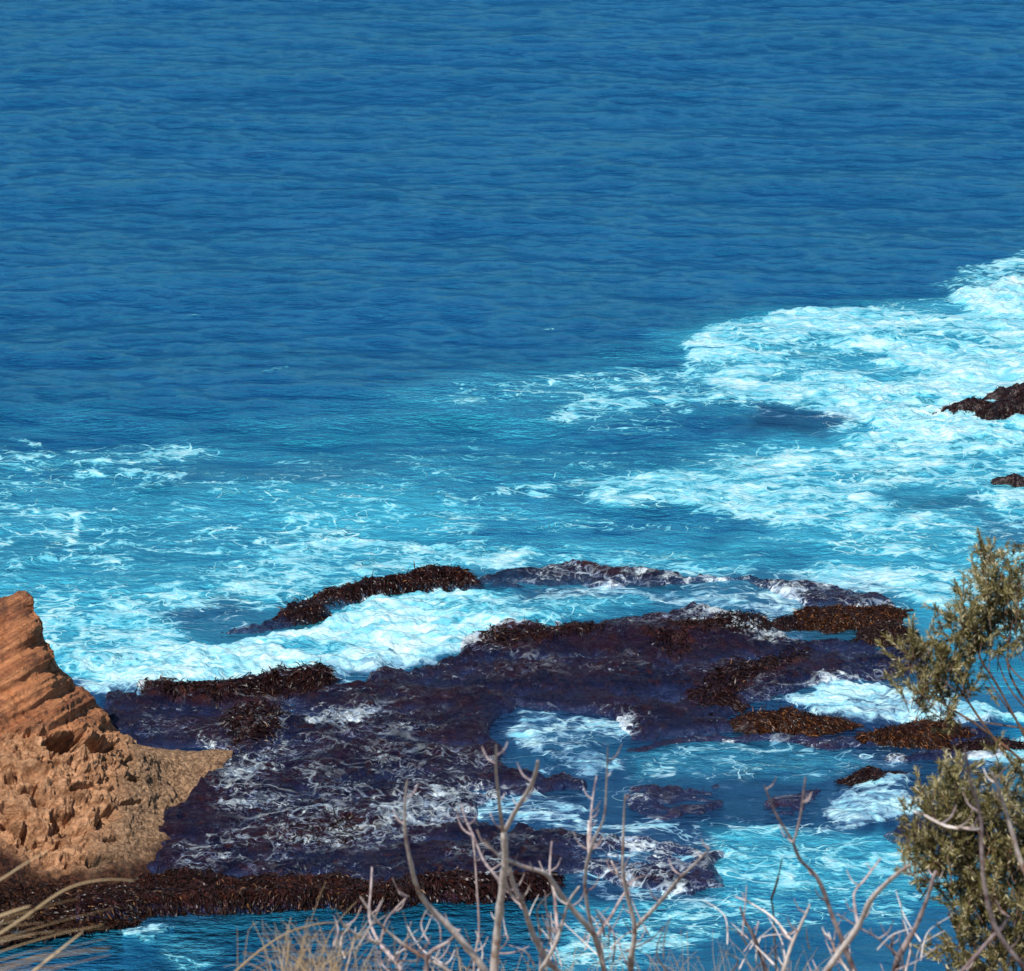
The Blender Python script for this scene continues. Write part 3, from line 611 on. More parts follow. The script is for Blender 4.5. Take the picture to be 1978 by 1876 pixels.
# lofted rows of (u, v, distance); each row runs from beyond the left edge to the tip
rows = [
 # back foot, hidden
 [(-260, 1330, 103), (0, 1330, 103), (60, 1330, 103), (120, 1345, 103), (180, 1375, 103), (230, 1420, 102.5), (290, 1452, 101.5), (380, 1452, 101), (446, 1462, 100.2)],
 # skyline
 [(-260, 1085, 98.5), (-20, 1158, 98), (44, 1153, 98), (78, 1212, 98), (112, 1292, 98.6), (182, 1352, 99), (214, 1418, 98.8), (285, 1446, 99.6), (450, 1455, 99.4)],
 [(-260, 1110, 97), (-20, 1185, 97), (46, 1172, 97.2), (82, 1235, 97.2), (118, 1310, 97.6), (185, 1375, 97.6), (240, 1425, 98.2), (300, 1462, 98.8), (450, 1462, 99)],
 [(-260, 1210, 95.6), (-20, 1270, 95.6), (40, 1260, 95.8), (85, 1300, 96), (120, 1350, 96.2), (180, 1400, 96.6), (250, 1440, 97.3), (320, 1480, 98), (446, 1472, 98.6)],
 [(-260, 1360, 94.2), (-20, 1400, 94.3), (40, 1390, 94.6), (90, 1395, 94.9), (130, 1405, 95.2), (190, 1420, 95.8), (260, 1470, 96.4), (330, 1510, 97.2), (432, 1495, 98)],
 [(-260, 1450, 93), (-20, 1480, 93.2), (40, 1470, 93.5), (100, 1465, 93.9), (150, 1470, 94.3), (210, 1490, 94.8), (270, 1530, 95.3), (340, 1550, 96), (415, 1525, 97)],
 [(-260, 1560, 91.4), (-20, 1580, 91.6), (60, 1570, 92), (120, 1570, 92.4), (180, 1580, 92.8), (230, 1595, 93.2), (290, 1600, 93.9), (340, 1592, 94.7), (400, 1545, 96.2)],
 [(-260, 1660, 90), (-20, 1670, 90.1), (60, 1680, 90.4), (130, 1680, 90.8), (200, 1680, 91.2), (250, 1672, 91.7), (300, 1650, 92.6), (335, 1620, 93.8), (385, 1570, 95.3)],
 [(-260, 1760, 88.8), (-20, 1760, 88.8), (60, 1750, 89), (130, 1745, 89.5), (200, 1740, 90), (260, 1735, 90.3), (310, 1700, 91.6), (335, 1655, 93), (380, 1585, 94.8)],
 [(-260, 1840, 87.2), (-20, 1808, 87.8), (60, 1792, 88.3), (130, 1785, 88.6), (200, 1778, 89), (260, 1768, 89.4), (318, 1720, 91), (342, 1672, 92.6), (390, 1595, 94.6)],
 [(-260, 1870, 86.3), (-20, 1840, 86.8), (60, 1822, 87.3), (130, 1810, 87.6), (200, 1800, 88), (270, 1790, 88.5), (330, 1740, 90.2), (352, 1690, 92), (400, 1610, 94.0)]]
CP = np.array([[at_dist(*p) for p in r_] for r_ in rows])         # rows x cols x 3
def catmull(Pn, n):
    k = Pn.shape[0]; t = np.linspace(0, k - 1 - 1e-6, n); i = t.astype(int); f = (t - i)
    g = lambda j: Pn[np.clip(j, 0, k - 1)]
    f = f.reshape((-1,) + (1,) * (Pn.ndim - 1)); a, b, c_, d_ = g(i - 1), g(i), g(i + 1), g(i + 2)
    return .5 * (2 * b + (c_ - a) * f + (2 * a - 5 * b + 4 * c_ - d_) * f ** 2 + (3 * b - a - 3 * c_ + d_) * f ** 3)
nr, nc = 560, 640
G = catmull(CP, nr); G = np.swapaxes(catmull(np.swapaxes(G, 0, 1), nc), 0, 1)
def gnorm(G):
    du = np.gradient(G, axis=1); dv = np.gradient(G, axis=0); n = np.cross(dv, du); n /= np.linalg.norm(n, axis=-1, keepdims=True) + 1e-9
    n[n[..., 1] > .9] *= 1
    return n
N = gnorm(G); s_ = np.sign((N * np.array([.2, -1, .6])).sum(-1).mean()); N = N * s_
gu_, gv_ = to_uv(G[..., 0], G[..., 1], G[..., 2])
X, Y, Z = G[..., 0], G[..., 1], G[..., 2]
# zones on the rock: smooth strata above, pitted below, tan apron at the tip, dark wet foot
line = 1428 - .10 * gu_ + 18 * fbm2(gu_ * .03, gv_ * .03, 3, 7)
zone = sstep(-26, 22, gv_ - line + 14 * fbm2(gu_ * .08, gv_ * .08, 3, 8))
tan_ = sstep(-30, 40, gu_ - 250 + .35 * (gv_ - 1450) + 40 * fbm3(X, Y, Z, 3, 9))
foot = np.interp(gu_, [-260, 0, 60, 160, 250, 310, 345, 380, 430, 460], [1615, 1630, 1665, 1672, 1660, 1615, 1590, 1545, 1492, 1462])
wet = sstep(-22, 34, gv_ - foot + 34 * fbm2(X * 1.1, Y * 1.1, 4, 17) )
flow = .81 * Z - .53 * X + .26 * Y + .10 * fbm3(X * .4, Y * .4, Z * .4, 3, 3)      # dipping strata
ledge = np.abs(((flow * 1.35) % 1) - .5) * 2; ledge2 = np.abs(((flow * 4.1 + .3) % 1) - .5) * 2
D = (1 - zone) * (-.06 + .16 * sstep(.25, .6, ledge + .3 * fbm3(X * .8, Y * .8, Z * .8, 3, 71)) - .10 * sstep(.42, .5, np.abs(fbm3(X * .9 + 4, Y * .9, Z * .5, 3, 73)) * -1 + .5) + .05 * ledge2 + .12 * fbm3(X * 1.3, Y * 1.3, Z * 3, 4, 23) + .03 * fbm3(X * 6, Y * 6, Z * 10, 2, 29))
pit = fbm3(X * 1.7, Y * 1.7, Z * 2.6, 4, 33, .6)
D += zone * (1 - .75 * tan_) * (.40 * pit - .34 * sstep(.12, .38, fbm3(X * 1.5 + 9, Y * 1.5, Z * 3.4, 3, 37)) + .07 * fbm3(X * 9, Y * 9, Z * 9, 3, 39))
D -= zone * (1 - .8 * tan_) * .14 * sstep(.1, .4, fbm3(X * 4 + 3, Y * 4, Z * 6, 3, 63))
D += zone * tan_ * (.12 + .20 * fbm3(X * 2, Y * 2, Z * 2, 3, 43) + .05 * fbm3(X * 10, Y * 10, Z * 10, 2, 47))
D *= (1 - .8 * wet); D += .10 * wet
D *= np.clip(.25 + np.linspace(0, 1, nr)[:, None] * 6 - .5, .25, 1)
D += wet * .10 * fbm3(X * 4, Y * 4, Z * 4, 3, 53)
def cave(cu, cv, ru, rv, depth):
    q = ((gu_ - cu) / ru) ** 2 + ((gv_ - cv) / rv) ** 2 + .5 * fbm2(gu_ * .06, gv_ * .09, 3, 19)
    return depth * (1 - sstep(.35, 1.1, q))
for cvv in ((132, 1430, 46, 20, 3.4), (194, 1438, 34, 20, 3.2), (165, 1520, 26, 10, .6), (82, 1545, 22, 8, .45), (240, 1478, 14, 6, .4), (52, 1612, 10, 22, .5), (195, 1666, 40, 9, .5), (110, 1470, 16, 6, .3), (255, 1508, 12, 6, .35), (60, 1500, 26, 6, .4), (150, 1605, 30, 7, .35), (250, 1555, 20, 5, .3), (20, 1560, 22, 6, .4), (215, 1625, 20, 6, .35)):
    D -= cave(*cvv)
edge = np.minimum(1, np.linspace(0, 12, nr))[:, None]
G2 = G + N * (D * edge)[..., None]
root = thing('headland', (-12, 94, 0), 'orange layered sandstone headland with pitted lower face and dark hollows, at the left edge', 'headland')
b = mesh_np('rock_face', G2.reshape(-1, 3), grid_faces(nr, nc), M_SAND, attrs={'zone': zone, 'tan': tan_ * zone, 'wet': wet}); parent_keep(b, root)
r = np.random.RandomState(77)
# weed fringe along the wet foot
P0, NN = surf_points(G2.reshape(-1, 3), (nr, nc), r, 9000, lambda a: np.clip((to_uv(a[:, 0], a[:, 1], a[:, 2])[1] - 1695) / 40, 0, 1) * (a[:, 1] < 92) * (a[:, 0] > -15), zmin=-.05)
NN[NN[:, 1] > 0] *= np.array([1, -1, 1])
blades('weed_fringe', P0, NN, root, M_KELP, (.08, .24), (.02, .05), seed=90, up=1.0)

# ------------------------------------------------------------------ clifftop ground below and behind the camera's view
m = NT('clifftop_soil')
w = m.noise(m.pos(), 3, 6, .65)
m.bs(Base_Color=m.mix(m.mr(w, .4, .6), (.10, .07, .04), (.24, .18, .11)), Roughness=.95, Normal=m.bump(w, .6, .1))
yy = np.concatenate([np.linspace(-60, 0, 16), np.linspace(.5, 14, 50), [15, 16.5, 18, 20, 22, 25, 28, 32, 36, 42]]); xs = np.linspace(-60, 60, 240)
XX, YY = np.meshgrid(xs, yy)
prof = np.interp(yy, [-60, 0, 3, 6, 12, 14, 16, 22, 32, 42], [40, 38.4, 38.0, 36.9, 33.9, 32.2, 28, 16, 4, -3])[:, None]
ZZ = prof + .18 * fbm2(XX * .8, YY * .8, 4, 3) - .0 * XX
ZZ = np.where(YY > 14, ZZ + 1.5 * fbm2(XX * .2, YY * .3, 4, 8), ZZ)
tag(mesh_np('ground', np.stack([XX, YY, ZZ], -1).reshape(-1, 3), grid_faces(*XX.shape), m.m), kind='structure')
def ground_z(x, y): return float(np.interp(y, yy, prof[:, 0]))

# ------------------------------------------------------------------ bare branches
def bark(name, a, b, c):
    m = NT(name); P = m.pos()
    w = m.noise(m.pos((1, 1, .35)), 60, 5, .65, .3)
    k = m.mix(m.mr(w, .35, .62), a, b); k = m.mix(m.mr(m.noise(P, 14, 4, .6), .52, .66), k, c)
    m.bs(Base_Color=k, Roughness=.8, Specular_IOR_Level=.2, Normal=m.bump(w, .6, .004)); return m.m
M_BARK = bark('bleached_bark', (.62, .53, .49), (.90, .82, .77), (.42, .27, .21))
M_BARK_DARK = bark('grey_bark', (.26, .20, .21), (.56, .46, .45), (.20, .13, .13))
M_STEM = bark('brown_stem', (.06, .035, .025), (.16, .10, .07), (.20, .09, .05))
M_TWIG = bark('dark_twig', (.02, .018, .02), (.05, .04, .04), (.03, .025, .02))
def tube(pts, rad, ns=9, knot=0, seed=0):
    pts = np.array(pts); rad = np.array(rad, float); n = len(pts)
    P = catmull(pts, n * 6); rr = np.interp(np.linspace(0, n - 1, n * 6), np.arange(n), rad)
    r = np.random.RandomState(seed); L = len(P)
    P = P + (np.stack([np.convolve(r.normal(0, 1, L + 8), np.ones(9) / 9, 'valid') for _ in range(3)], 1)) * rr[:, None] * knot
    rr = rr * (1 + .10 * np.convolve(r.normal(0, 1, L + 2), np.ones(3) / 3, 'valid'))
    T = np.gradient(P, axis=0); T /= np.linalg.norm(T, axis=1, keepdims=True)
    A = np.cross(T, [0.1, 1, 0.05]); A /= np.linalg.norm(A, axis=1, keepdims=True); B = np.cross(T, A)
    th = np.linspace(0, 2 * math.pi, ns, endpoint=False)
    V = P[:, None] + rr[:, None, None] * (A[:, None] * np.cos(th)[None, :, None] + B[:, None] * np.sin(th)[None, :, None])
    V = V.reshape(-1, 3); F = []
    i = np.arange(L - 1)[:, None] * ns + np.arange(ns)[None]; j = np.arange(L - 1)[:, None] * ns + (np.arange(ns)[None] + 1) % ns
    F = np.stack([i, j, j + ns, i + ns], -1).reshape(-1, 4)
    # caps: collapse the ends
    V[:ns] = V[:ns].mean(0) + (V[:ns] - V[:ns].mean(0)) * .02; V[-ns:] = V[-ns:].mean(0) + (V[-ns:] - V[-ns:].mean(0)) * .05
    return V, F
def px_at(D): return D / cp * 1.0 / (FPX * 1978 / W_)          # metres per layout unit at distance D
def branch(root, name, pts, w0, w1, D0, D1, mat, seed, to_ground=False):
    k = len(pts); Ds = np.linspace(D0, D1, k)
    P = [at_dist(u_, v_, d_) for (u_, v_), d_ in zip(pts, Ds)]
    rr = [np.interp(i, [0, k - 1], [w0, w1]) * .5 * px_at(Ds[i]) for i in range(k)]
    if to_ground:
        p = P[0]; g = ground_z(p[0], p[1]); rx = np.array(root.location)
        P = [np.array([p[0] * .6 + rx[0] * .4, p[1] + .05, g - .1]), np.array([p[0] * .85 + rx[0] * .15, p[1] + .02, g * .45 + p[2] * .55])] + P; rr = [rr[0] * 1.5, rr[0] * 1.2] + rr
    V, F = tube(P, rr, knot=.35, seed=seed)
    return parent_keep(mesh_np(name, V, F, mat), root)
def shrub_root(name, u_, D, label, cat, group=None):
    p = at_dist(u_, 1960, D); return thing(name, (p[0], D, ground_z(p[0], D) - .05), label, cat, group)
GB = 'bare shrubs along the clifftop'
A_ = shrub_root('bare_shrub', 985, 6.5, 'pale bare shrub whose tall forked stem stands highest, at the middle of the bottom edge', 'dead shrub', GB)
B_ = shrub_root('bare_shrub', 1190, 6.7, 'tangled bare shrub with a long limb leaning right, beside the tall forked stem', 'dead shrub', GB)
C_ = shrub_root('bare_shrub', 800, 6.2, 'greyer bare shrub with a curved pale stem, left of the tall forked stem', 'dead shrub', GB)
D_ = shrub_root('bare_shrub', 1640, 6.3, 'bare shrub with crossing purple grey stems, left of the lower leafy shrub', 'dead shrub', GB)
E_ = shrub_root('bare_shrub', 1960, 5.6, 'thin bare stems crossing in front of the lower leafy shrub', 'dead shrub', GB)
H_2 = shrub_root('bare_shrub', 1480, 6.8, 'small bare shrub with slender forked twigs, next left of the crossing purple grey stems', 'dead shrub', GB)
BR = [
 (A_, 1, [(955, 1900), (960, 1810), (965, 1757), (971, 1707), (975, 1657), (971, 1605)], 22, 15, 6.4, 6.1, 0, 1),
 (A_, 0, [(971, 1610), (965, 1560), (961, 1523), (958, 1480), (959, 1436)], 10, 4, 6.1, 5.4, 0, 0),
 (A_, 0, [(974, 1608), (1002, 1557), (1025, 1520), (1036, 1490), (1040, 1470)], 12, 9, 6.1, 5.6, 0, 0),
 (A_, 0, [(1085, 1900), (1055, 1851), (1025, 1791), (1012, 1751), (995, 1717), (982, 1674)], 17, 11, 6.6, 6.2, 0, 1),
 (A_, 0, [(970, 1657), (950, 1640), (940, 1625)], 6, 4, 6.2, 6.1, 0, 0),
 (A_, 0, [(967, 1704), (935, 1664), (915, 1617), (900, 1585), (891, 1553)], 8, 4, 6.3, 6.8, 1, 0),
 (A_, 0, [(915, 1870), (925, 1800), (921, 1717), (915, 1633), (905, 1590)], 6, 4, 7.0, 7.0, 1, 1),
 (A_, 0, [(973, 1690), (985, 1725), (1003, 1740)], 7, 5, 6.2, 6.3, 0, 0),
 (C_, 0, [(945, 1900), (938, 1876), (881, 1804), (824, 1747), (804, 1710), (794, 1670), (784, 1617), (782, 1557), (787, 1506)], 20, 4, 6.3, 5.8, 0, 1),
 (C_, 0, [(780, 1900), (771, 1867), (734, 1824), (714, 1774), (716, 1717), (719, 1673)], 12, 4, 6.6, 6.9, 1, 1),
 (C_, 0, [(734, 1824), (701, 1811), (667, 1790), (650, 1762)], 9, 4, 6.6, 6.4, 0, 0),
 (C_, 0, [(880, 1900), (858, 1871), (798, 1837), (754, 1804), (727, 1777), (694, 1730)], 12, 4, 6.4, 6.2, 0, 1),
 (C_, 0, [(824, 1876), (832, 1840), (868, 1818), (890, 1795)], 12, 6, 6.3, 6.2, 1, 1),
 (C_, 0, [(735, 1824), (745, 1780), (770, 1750), (790, 1730)], 6, 3, 6.6, 6.6, 1, 0),
 (B_, 0, [(1175, 1900), (1167, 1876), (1150, 1811), (1127, 1781), (1096, 1744), (1076, 1717), (1053, 1687), (1010, 1674), (973, 1657)], 18, 9, 6.6, 6.15, 0, 1),
 (B_, 0, [(1152, 1815), (1138, 1770), (1130, 1707), (1136, 1657), (1150, 1617), (1167, 1577), (1172, 1500), (1174, 1440)], 11, 3, 6.6, 6.0, 0, 0),
 (B_, 0, [(1138, 1660), (1136, 1620), (1137, 1583)], 6, 4, 6.4, 6.5, 0, 0),
 (B_, 0, [(1139, 1640), (1143, 1557), (1153, 1496)], 6, 3, 6.4, 6.6, 1, 0),
 (B_, 0, [(1217, 1900), (1219, 1850), (1225, 1791), (1210, 1724), (1203, 1674), (1205, 1590), (1208, 1533)], 17, 3, 6.7, 6.3, 0, 1),
 (B_, 0, [(1225, 1795), (1277, 1740), (1310, 1700), (1337, 1674), (1372, 1638)], 12, 4, 6.7, 6.2, 0, 0),
 (B_, 0, [(1210, 1712), (1195, 1690), (1180, 1662)], 7, 4, 6.6, 6.6, 0, 0),
 (B_, 0, [(1045, 1890), (1056, 1857), (1076, 1817), (1090, 1770), (1100, 1740), (1120, 1712)], 12, 5, 6.4, 6.2, 0, 1),
 (B_, 0, [(1078, 1815), (1073, 1760), (1070, 1724), (1062, 1683), (1066, 1623)], 10, 4, 6.6, 6.7, 1, 0),
 (B_, 0, [(1150, 1812), (1180, 1770), (1200, 1735), (1225, 1700), (1260, 1690)], 10, 3, 6.7, 6.9, 1, 0),
 (D_, 0, [(1660, 1900), (1650, 1876), (1612, 1784), (1579, 1699), (1546, 1662), (1530, 1624), (1499, 1572), (1476, 1515)], 16, 4, 6.4, 6.0, 1, 1),
 (D_, 0, [(1532, 1630), (1545, 1580), (1551, 1534), (1556, 1500)], 7, 4, 6.1, 6.0, 1, 0),
 (D_, 0, [(1590, 1900), (1603, 1869), (1655, 1794), (1683, 1737), (1720, 1700), (1759, 1671)], 18, 10, 6.2, 5.8, 0, 1),
 (D_, 0, [(1657, 1790), (1650, 1745), (1652, 1722), (1674, 1695), (1702, 1657)], 8, 5, 6.1, 6.2, 1, 0),
 (D_, 0, [(1725, 1900), (1735, 1855), (1768, 1794), (1790, 1740), (1808, 1680)], 18, 8, 6.5, 6.3, 1, 1),
 (D_, 0, [(1740, 1850), (1700, 1815), (1665, 1795), (1615, 1765)], 6, 4, 6.4, 6.3, 1, 0),
 (D_, 0, [(1640, 1880), (1615, 1840), (1600, 1800)], 7, 4, 6.3, 6.3, 0, 0),
 (D_, 0, [(1736, 1856), (1722, 1830), (1730, 1800)], 8, 5, 6.5, 6.4, 1, 0),
 (H_2, 0, [(1505, 1900), (1513, 1876), (1532, 1817), (1550, 1780), (1565, 1746)], 12, 5, 6.7, 6.6, 0, 1),
 (H_2, 0, [(1532, 1820), (1495, 1775), (1450, 1745), (1419, 1732)], 7, 3, 6.7, 6.8, 0, 0),
 (H_2, 0, [(1485, 1900), (1480, 1876), (1457, 1812), (1440, 1780), (1429, 1750)], 13, 5, 6.8, 6.7, 1, 1),
 (E_, 0, [(1990, 1890), (1978, 1869), (1924, 1794), (1900, 1699), (1895, 1581), (1876, 1511), (1862, 1440)], 16, 6, 5.8, 5.4, 1, 1),
 (E_, 0, [(2040, 1800), (1978, 1680), (1947, 1581), (1930, 1530), (1915, 1490)], 15, 6, 5.7, 5.5, 0, 1),
 (E_, 0, [(1845, 1895), (1858, 1876), (1914, 1812), (1952, 1770)], 13, 7, 5.9, 5.8, 1, 1),
 (E_, 0, [(1893, 1602), (1850, 1600), (1820, 1593), (1785, 1575), (1763, 1567)], 9, 4, 5.6, 5.6, 0, 0),
]
for i, (rt, big, pts, w0, w1, d0, d1, dk, gr) in enumerate(BR):
    branch(rt, 'stem' if gr else 'branch', pts, w0 * .80, w1 * .80, d0, d1, M_BARK_DARK if dk else M_BARK, 300 + i, bool(gr))
    # small side spurs
    rr_ = random.Random(i * 7 + 1)
    if w0 > 5:
        for k in range(4):
            j = rr_.randrange(1, len(pts)); f = rr_.random(); a_, b_ = pts[j - 1], pts[j]
            u_ = a_[0] + (b_[0] - a_[0]) * f; v_ = a_[1] + (b_[1] - a_[1]) * f; dd_ = d0 + (d1 - d0) * (j - 1 + f) / (len(pts) - 1)
            s = rr_.choice((-1, 1)); L = rr_.uniform(10, 42)
            branch(rt, 'twig', [(u_, v_), (u_ + s * L * .5, v_ - L * .35), (u_ + s * L * .8, v_ - L * 1.0)], 4, 1.5, dd_, dd_ + rr_.uniform(-.05, .05), M_BARK_DARK if dk or k else M_BARK, 900 + i * 5 + k)
_tw = random.Random(41)
for rt, ua, ub, dd_, nn in ((C_, 640, 860, 6.4, 22), (A_, 880, 1080, 6.5, 16), (B_, 1060, 1300, 6.7, 22), (D_, 1560, 1800, 6.4, 14), (H_2, 1400, 1560, 6.8, 10)):
    for k in range(nn):
        u_, v_ = _tw.uniform(ua, ub), _tw.uniform(1800, 1890); L = _tw.uniform(40, 120); a_ = _tw.gauss(0, .7); b_ = a_ + _tw.gauss(0, .5)
        branch(rt, 'twig', [(u_, v_), (u_ + L * .5 * math.sin(a_), v_ - L * .5 * math.cos(a_)), (u_ + L * .5 * (math.sin(a_) + math.sin(b_)), v_ - L * .5 * (math.cos(a_) + math.cos(b_)))], _tw.uniform(3, 5), 1.4, dd_ + _tw.uniform(-.2, .3), dd_ + _tw.uniform(-.2, .3), _tw.choice((M_BARK, M_BARK_DARK)), 2000 + k)
T_ = shrub_root('dry_stalk', 1495, 7.4, 'thin nearly black upright stalk over the turquoise water', 'stalk')
branch(T_, 'stem', [(1500, 1900), (1494, 1767), (1491, 1734), (1503, 1695), (1511, 1657)], 3.5, 2.5, 7.4, 7.4, M_TWIG, 5, True)
branch(T_, 'seed_head', [(1489, 1740), (1498, 1712), (1503, 1695)], 5, 5, 7.39, 7.39, M_TWIG, 6)

# ------------------------------------------------------------------ leafy shrubs
def leaf_mat(name, a, b, c):
    m = NT(name); r = m.attr('tint')
    k = m.mix(m.mr(r, 0, .55, smooth=False), a, b); k = m.mix(m.mr(r, .55, .9), k, c)
    m.bs(Base_Color=k, Roughness=.55, Specular_IOR_Level=.35)
    tr = m.n('ShaderNodeBsdfTranslucent'); m.set(tr.inputs[0], k); mx = m.n('ShaderNodeMixShader'); mx.inputs[0].default_value = .22
    m.t.links.new(m.b.outputs[0], mx.inputs[1]); m.t.links.new(tr.outputs[0], mx.inputs[2]); m.t.links.new(mx.outputs[0], m.out.inputs[0])
    return m.m
M_LEAF = leaf_mat('olive_needles', (.075, .068, .020), (.25, .215, .075), (.78, .70, .46))
def leafy(root, shoots, D, seed, mat=M_LEAF, size=.021, dens=300, depth=.10):
    """shoots: (base, tip, stem width) in layout units; every shoot is a stem with side sprigs thick with needles"""
    r = np.random.RandomState(seed); SV, SF, off = [], [], 0; LP, LD = [], []
    pxm = px_at(D)
    for (b, t, w) in shoots:
        Db, Dt = D + r.uniform(-depth, depth), D + r.uniform(-depth, depth)
        p0 = at_dist(*b, Db); p1 = at_dist(*t, Dt); L = np.linalg.norm(p1 - p0); ax = (p1 - p0) / L
        bend = np.cross(ax, [0, 1, 0]) * r.normal(0, .08) * L
        s = np.linspace(0, 1, 6)[:, None]; P = p0 + (p1 - p0) * s + bend * (4 * s * (1 - s))
        V, F = tube(P, np.linspace(w, w * .4, 6) * .5 * pxm, 5, 0, seed); SV.append(V); SF.append(F + off); off += len(V)
        ns = max(3, int(L / .035))
        for q in range(ns):
            f = r.uniform(.1, 1); o0 = p0 + (p1 - p0) * f + bend * (4 * f * (1 - f))
            d = ax + r.normal(0, .42, 3); d /= np.linalg.norm(d); l2 = r.uniform(.03, .085)
            if q % 2 == 0:
                V, F = tube([o0, o0 + d * l2 * .5, o0 + d * l2], [.0016, .0013, .0009], 4, 0, q); SV.append(V); SF.append(F + off); off += len(V)
            m_ = int(l2 * dens * 2.1); tt = r.uniform(0.1, 1, (m_, 1))
            LP.append(o0 + d * l2 * tt); dd = d * 1.0 + r.normal(0, .50, (m_, 3)); LD.append(dd / np.linalg.norm(dd, axis=1, keepdims=True))
    parent_keep(mesh_np('stem', np.vstack(SV), np.vstack(SF), M_STEM), root)
    P = np.vstack(LP); Dr = np.vstack(LD); n = len(P); Ln = r.uniform(.6, 1.15, (n, 1)) * size
    side = np.cross(Dr, r.normal(0, 1, (n, 3))); side /= np.linalg.norm(side, axis=1, keepdims=True); up = np.cross(side, Dr)
    wd = Ln * .078
    v0 = P; v1 = P + Dr * Ln * .5 + side * wd + up * Ln * .05; v2 = P + Dr * Ln - up * Ln * .03; v3 = P + Dr * Ln * .5 - side * wd + up * Ln * .05
    V = np.stack([v0, v1, v2, v3], 1).reshape(-1, 3); F = np.arange(4 * n).reshape(-1, 4)
    o = mesh_np('foliage', V, F, mat, smooth=False, attrs={'tint': np.repeat(np.clip(r.beta(1.6, 2, n) , 0, 1), 4)}); parent_keep(o, root); return n
U_ = shrub_root('leafy_shrub', 2060, 10, 'upper olive green shrub spray of needle leaves reaching in from the right edge', 'shrub', 'leafy shrubs at the right edge')
L_ = shrub_root('leafy_shrub', 1900, 9, 'lower olive green shrub, dense and upright in the bottom right corner', 'shrub', 'leafy shrubs at the right edge')
rs = random.Random(4)
up_spine = [((2010, 1500), (1900, 1410), (1810, 1350), (1760, 1290)), ((2010, 1480), (1930, 1330), (1890, 1260), (1880, 1150)), ((2030, 1420), (1950, 1300), (1960, 1180)), ((1990, 1520), (1880, 1370), (1830, 1280), (1850, 1200))]
for i, s_p in enumerate(up_spine):
    branch(U_, 'branch', s_p, 6, 2.5, 10, 10, M_STEM, 60 + i)
for i, s_p in enumerate([((2080, 1700), (2040, 1600), (2010, 1500)), ((2090, 1700), (2050, 1560), (2030, 1420)), ((2080, 1740), (2020, 1610), (1990, 1520))]):
    branch(U_, 'stem', s_p, 10, 6, 10.1, 10, M_STEM, 70 + i, True)
for i, s_p in enumerate([((2000, 1410), (1930, 1400), (1860, 1390)), ((2000, 1440), (1940, 1360), (1900, 1300)), ((2000, 1330), (1960, 1300), (1930, 1250)), ((2000, 1390), (1950, 1330), (1925, 1270))]):
    branch(U_, 'branch', s_p, 4, 2, 10, 10.05, M_STEM, 80 + i)
def scatter(ells, n, lean, ln, w):
    out = []
    for _ in range(n):
        cu, cv, ru, rv, _k = ells[rs.choices(range(len(ells)), [e[4] for e in ells])[0]]
        a = rs.uniform(0, 6.28); q = math.sqrt(rs.random()); u_, v_ = cu + ru * q * math.cos(a), cv + rv * q * math.sin(a)
        th = rs.gauss(lean, .45); l = rs.uniform(*ln); out.append(((u_, v_ + l * .5 * math.cos(th)), (u_ + l * math.sin(th), v_ - l * .5 * math.cos(th)), w))
    return out
ellU = [(1908, 1085, 18, 40, 1.3), (1925, 1140, 32, 40, 1.6), (1880, 1180, 30, 34, 1.4), (1950, 1150, 22, 36, .9), (1850, 1205, 34, 36, 1.6), (1905, 1225, 44, 34, 1.8), (1835, 1262, 36, 26, 1.4), (1790, 1295, 38, 34, 1.8), (1745, 1255, 16, 34, .9), (1800, 1345, 26, 22, .7), (1965, 1205, 14, 34, .5), (1850, 1290, 34, 16, .6), (1835, 1380, 12, 16, .2), (1745, 1330, 14, 20, .3)]
ellU = [(1810 + (e[0] - 1810) * .93 + 14, e[1] + 22, e[2] * .88, e[3] * .85, e[4]) for e in ellU]
nU = leafy(U_, scatter(ellU, 135, -.08, (34, 80), 2.2), 10, 3, dens=330)
ellL = [(1830, 1540, 40, 50, 1.6), (1870, 1600, 70, 60, 3), (1800, 1560, 36, 50, 1.5), (1790, 1640, 46, 46, 1.4), (1880, 1700, 80, 70, 3.2), (1930, 1760, 70, 80, 2.6), (1850, 1790, 50, 50, 1.6), (1880, 1850, 70, 60, 2.2), (1950, 1600, 40, 80, 2), (1960, 1700, 40, 80, 2), (1760, 1700, 16, 20, .2), (1960, 1850, 60, 50, 1.6), (1900, 1500, 30, 30, .6)]
ellL = [(e[0] + 26, e[1], e[2] * .88, e[3] * .95, e[4]) for e in ellL]
nL = leafy(L_, scatter(ellL, 225, .0, (44, 100), 2.6), 9, 5, dens=330, depth=.22, size=.020)
for i, s_p in enumerate([((1930, 1960), (1900, 1780), (1850, 1640), (1830, 1530)), ((1950, 1960), (1930, 1800), (1900, 1650), (1880, 1560)), ((1980, 1960), (1970, 1800), (1950, 1600)), ((1920, 1960), (1870, 1850), (1830, 1760))]):
    branch(L_, 'stem', s_p, 9, 4, 9.1, 9, M_STEM, 90 + i, True)

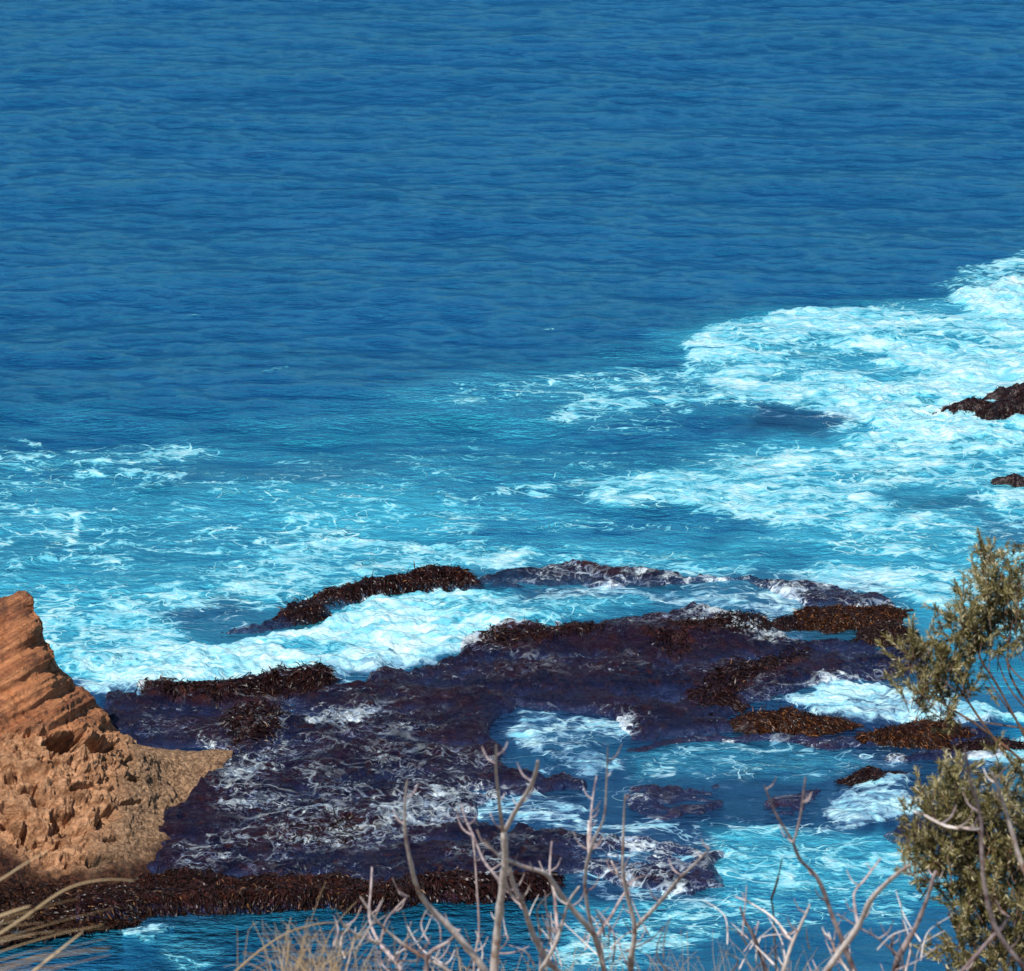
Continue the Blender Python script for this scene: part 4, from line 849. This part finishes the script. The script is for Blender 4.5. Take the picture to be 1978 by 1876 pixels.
# ------------------------------------------------------------------ dry grass
m = NT('dry_grass'); r_ = m.attr('tint')
k = m.mix(r_, (.20, .13, .065), (.58, .44, .27)); m.bs(Base_Color=k, Roughness=.75, Specular_IOR_Level=.2); M_GRASS = m.m
def strands(name, root, specs, seed):
    """specs: list of (polyline of layout points, D, width)"""
    V, F, tint, off = [], [], [], 0; r = np.random.RandomState(seed)
    for pts, D, w in specs:
        P = [at_dist(a, b, D + .01 * i) for i, (a, b) in enumerate(pts)]; k = len(P)
        v_, f_ = tube(P, np.linspace(w, w * .35, k) * .5 * px_at(D), 4, 0, 0)
        V.append(v_); F.append(f_ + off); off += len(v_); tint.append(np.full(len(v_), r.uniform(0, 1)))
    return parent_keep(mesh_np(name, np.vstack(V), np.vstack(F), M_GRASS, attrs={'tint': np.concatenate(tint)}), root)
def tuft(u0, u1, vb, n, spread, h, D, seed, w=(1.6, 3.2), lean=0):
    r = random.Random(seed); out = []
    for _ in range(n):
        b = r.uniform(u0, u1); L = h * r.uniform(.45, 1); th = r.gauss(lean, spread); c = r.gauss(0, .35)
        pts = [(b, vb)]; a = th * .4; q = vb; uu_ = b
        for s in range(4):
            a += (th * .6 + c) / 4 * (1 + s * .5); uu_ += math.sin(a) * L / 4; q -= math.cos(a) * L / 4; pts.append((uu_, q))
        out.append((pts, D + r.uniform(-.15, .15), r.uniform(*w)))
    return out
gt = lambda u_, D, lb: shrub_root('grass_tuft', u_, D, lb, 'dry grass', 'dry grass tufts along the clifftop')
t1 = gt(600, 6.0, 'straw coloured dry grass tuft left of the greyer bare shrub'); strands('blade', t1, tuft(520, 690, 1950, 150, .42, 190, 6.0, 1, (1.4, 2.8)), 1)['kind'] = 'stuff'
sh = strands('seed_head', t1, [([(440, 1890), (500, 1838), (560, 1800), (620, 1784), (655, 1783)], 5.9, 4.5), ([(455, 1900), (560, 1830), (650, 1795)], 5.9, 2.5), ([(600, 1900), (640, 1800), (690, 1740)], 6, 2.5), ([(560, 1900), (600, 1780), (630, 1700)], 6.1, 2), ([(470, 1876), (480, 1800), (500, 1780)], 6.1, 1.6), ([(458, 1900), (459, 1840), (458, 1788)], 6.1, 2)], 2)
t2 = gt(-60, 4.6, 'blurred pale grass tuft leaning in from the bottom left corner')
sp2 = []
rg = random.Random(9)
for i in range(34):
    b = rg.uniform(1790, 1990); L = rg.uniform(90, 270); sl = rg.uniform(-.42, -.16); dr = rg.uniform(.0, .16)
    sp2.append(([(-70, b), (-70 + L * .4, b + sl * L * .4), (-70 + L * .75, b + sl * L * .75 + dr * L * .2), (-70 + L * 1.1, b + sl * L * 1.1 + dr * L * .6)], 4.6 + rg.uniform(-.2, .3), rg.uniform(1.4, 3.2)))
strands('blade', t2, sp2, 3)['kind'] = 'stuff'
strands('seed_head', t2, [([(-60, 1735), (0, 1700), (50, 1668), (95, 1642)], 4.6, 4), ([(-40, 1830), (43, 1775), (128, 1718), (200, 1700), (262, 1702)], 4.6, 6), ([(60, 1880), (110, 1840), (160, 1800)], 4.5, 6), ([(-60, 1800), (0, 1770), (60, 1750)], 4.5, 9)], 4)
t3 = gt(900, 6.9, 'thin straw grass at the feet of the tall forked stem'); strands('blade', t3, tuft(700, 1130, 1940, 130, .5, 120, 6.9, 6, (1.3, 2.6)), 5)['kind'] = 'stuff'
t4 = gt(1400, 7.2, 'sparse grey grass between the tangled bare shrub and the dark stalk'); strands('blade', t4, tuft(1150, 1600, 1940, 90, .45, 150, 7.2, 8, (1.1, 2.0)), 7)['kind'] = 'stuff'
print('leaves', nU, nL)
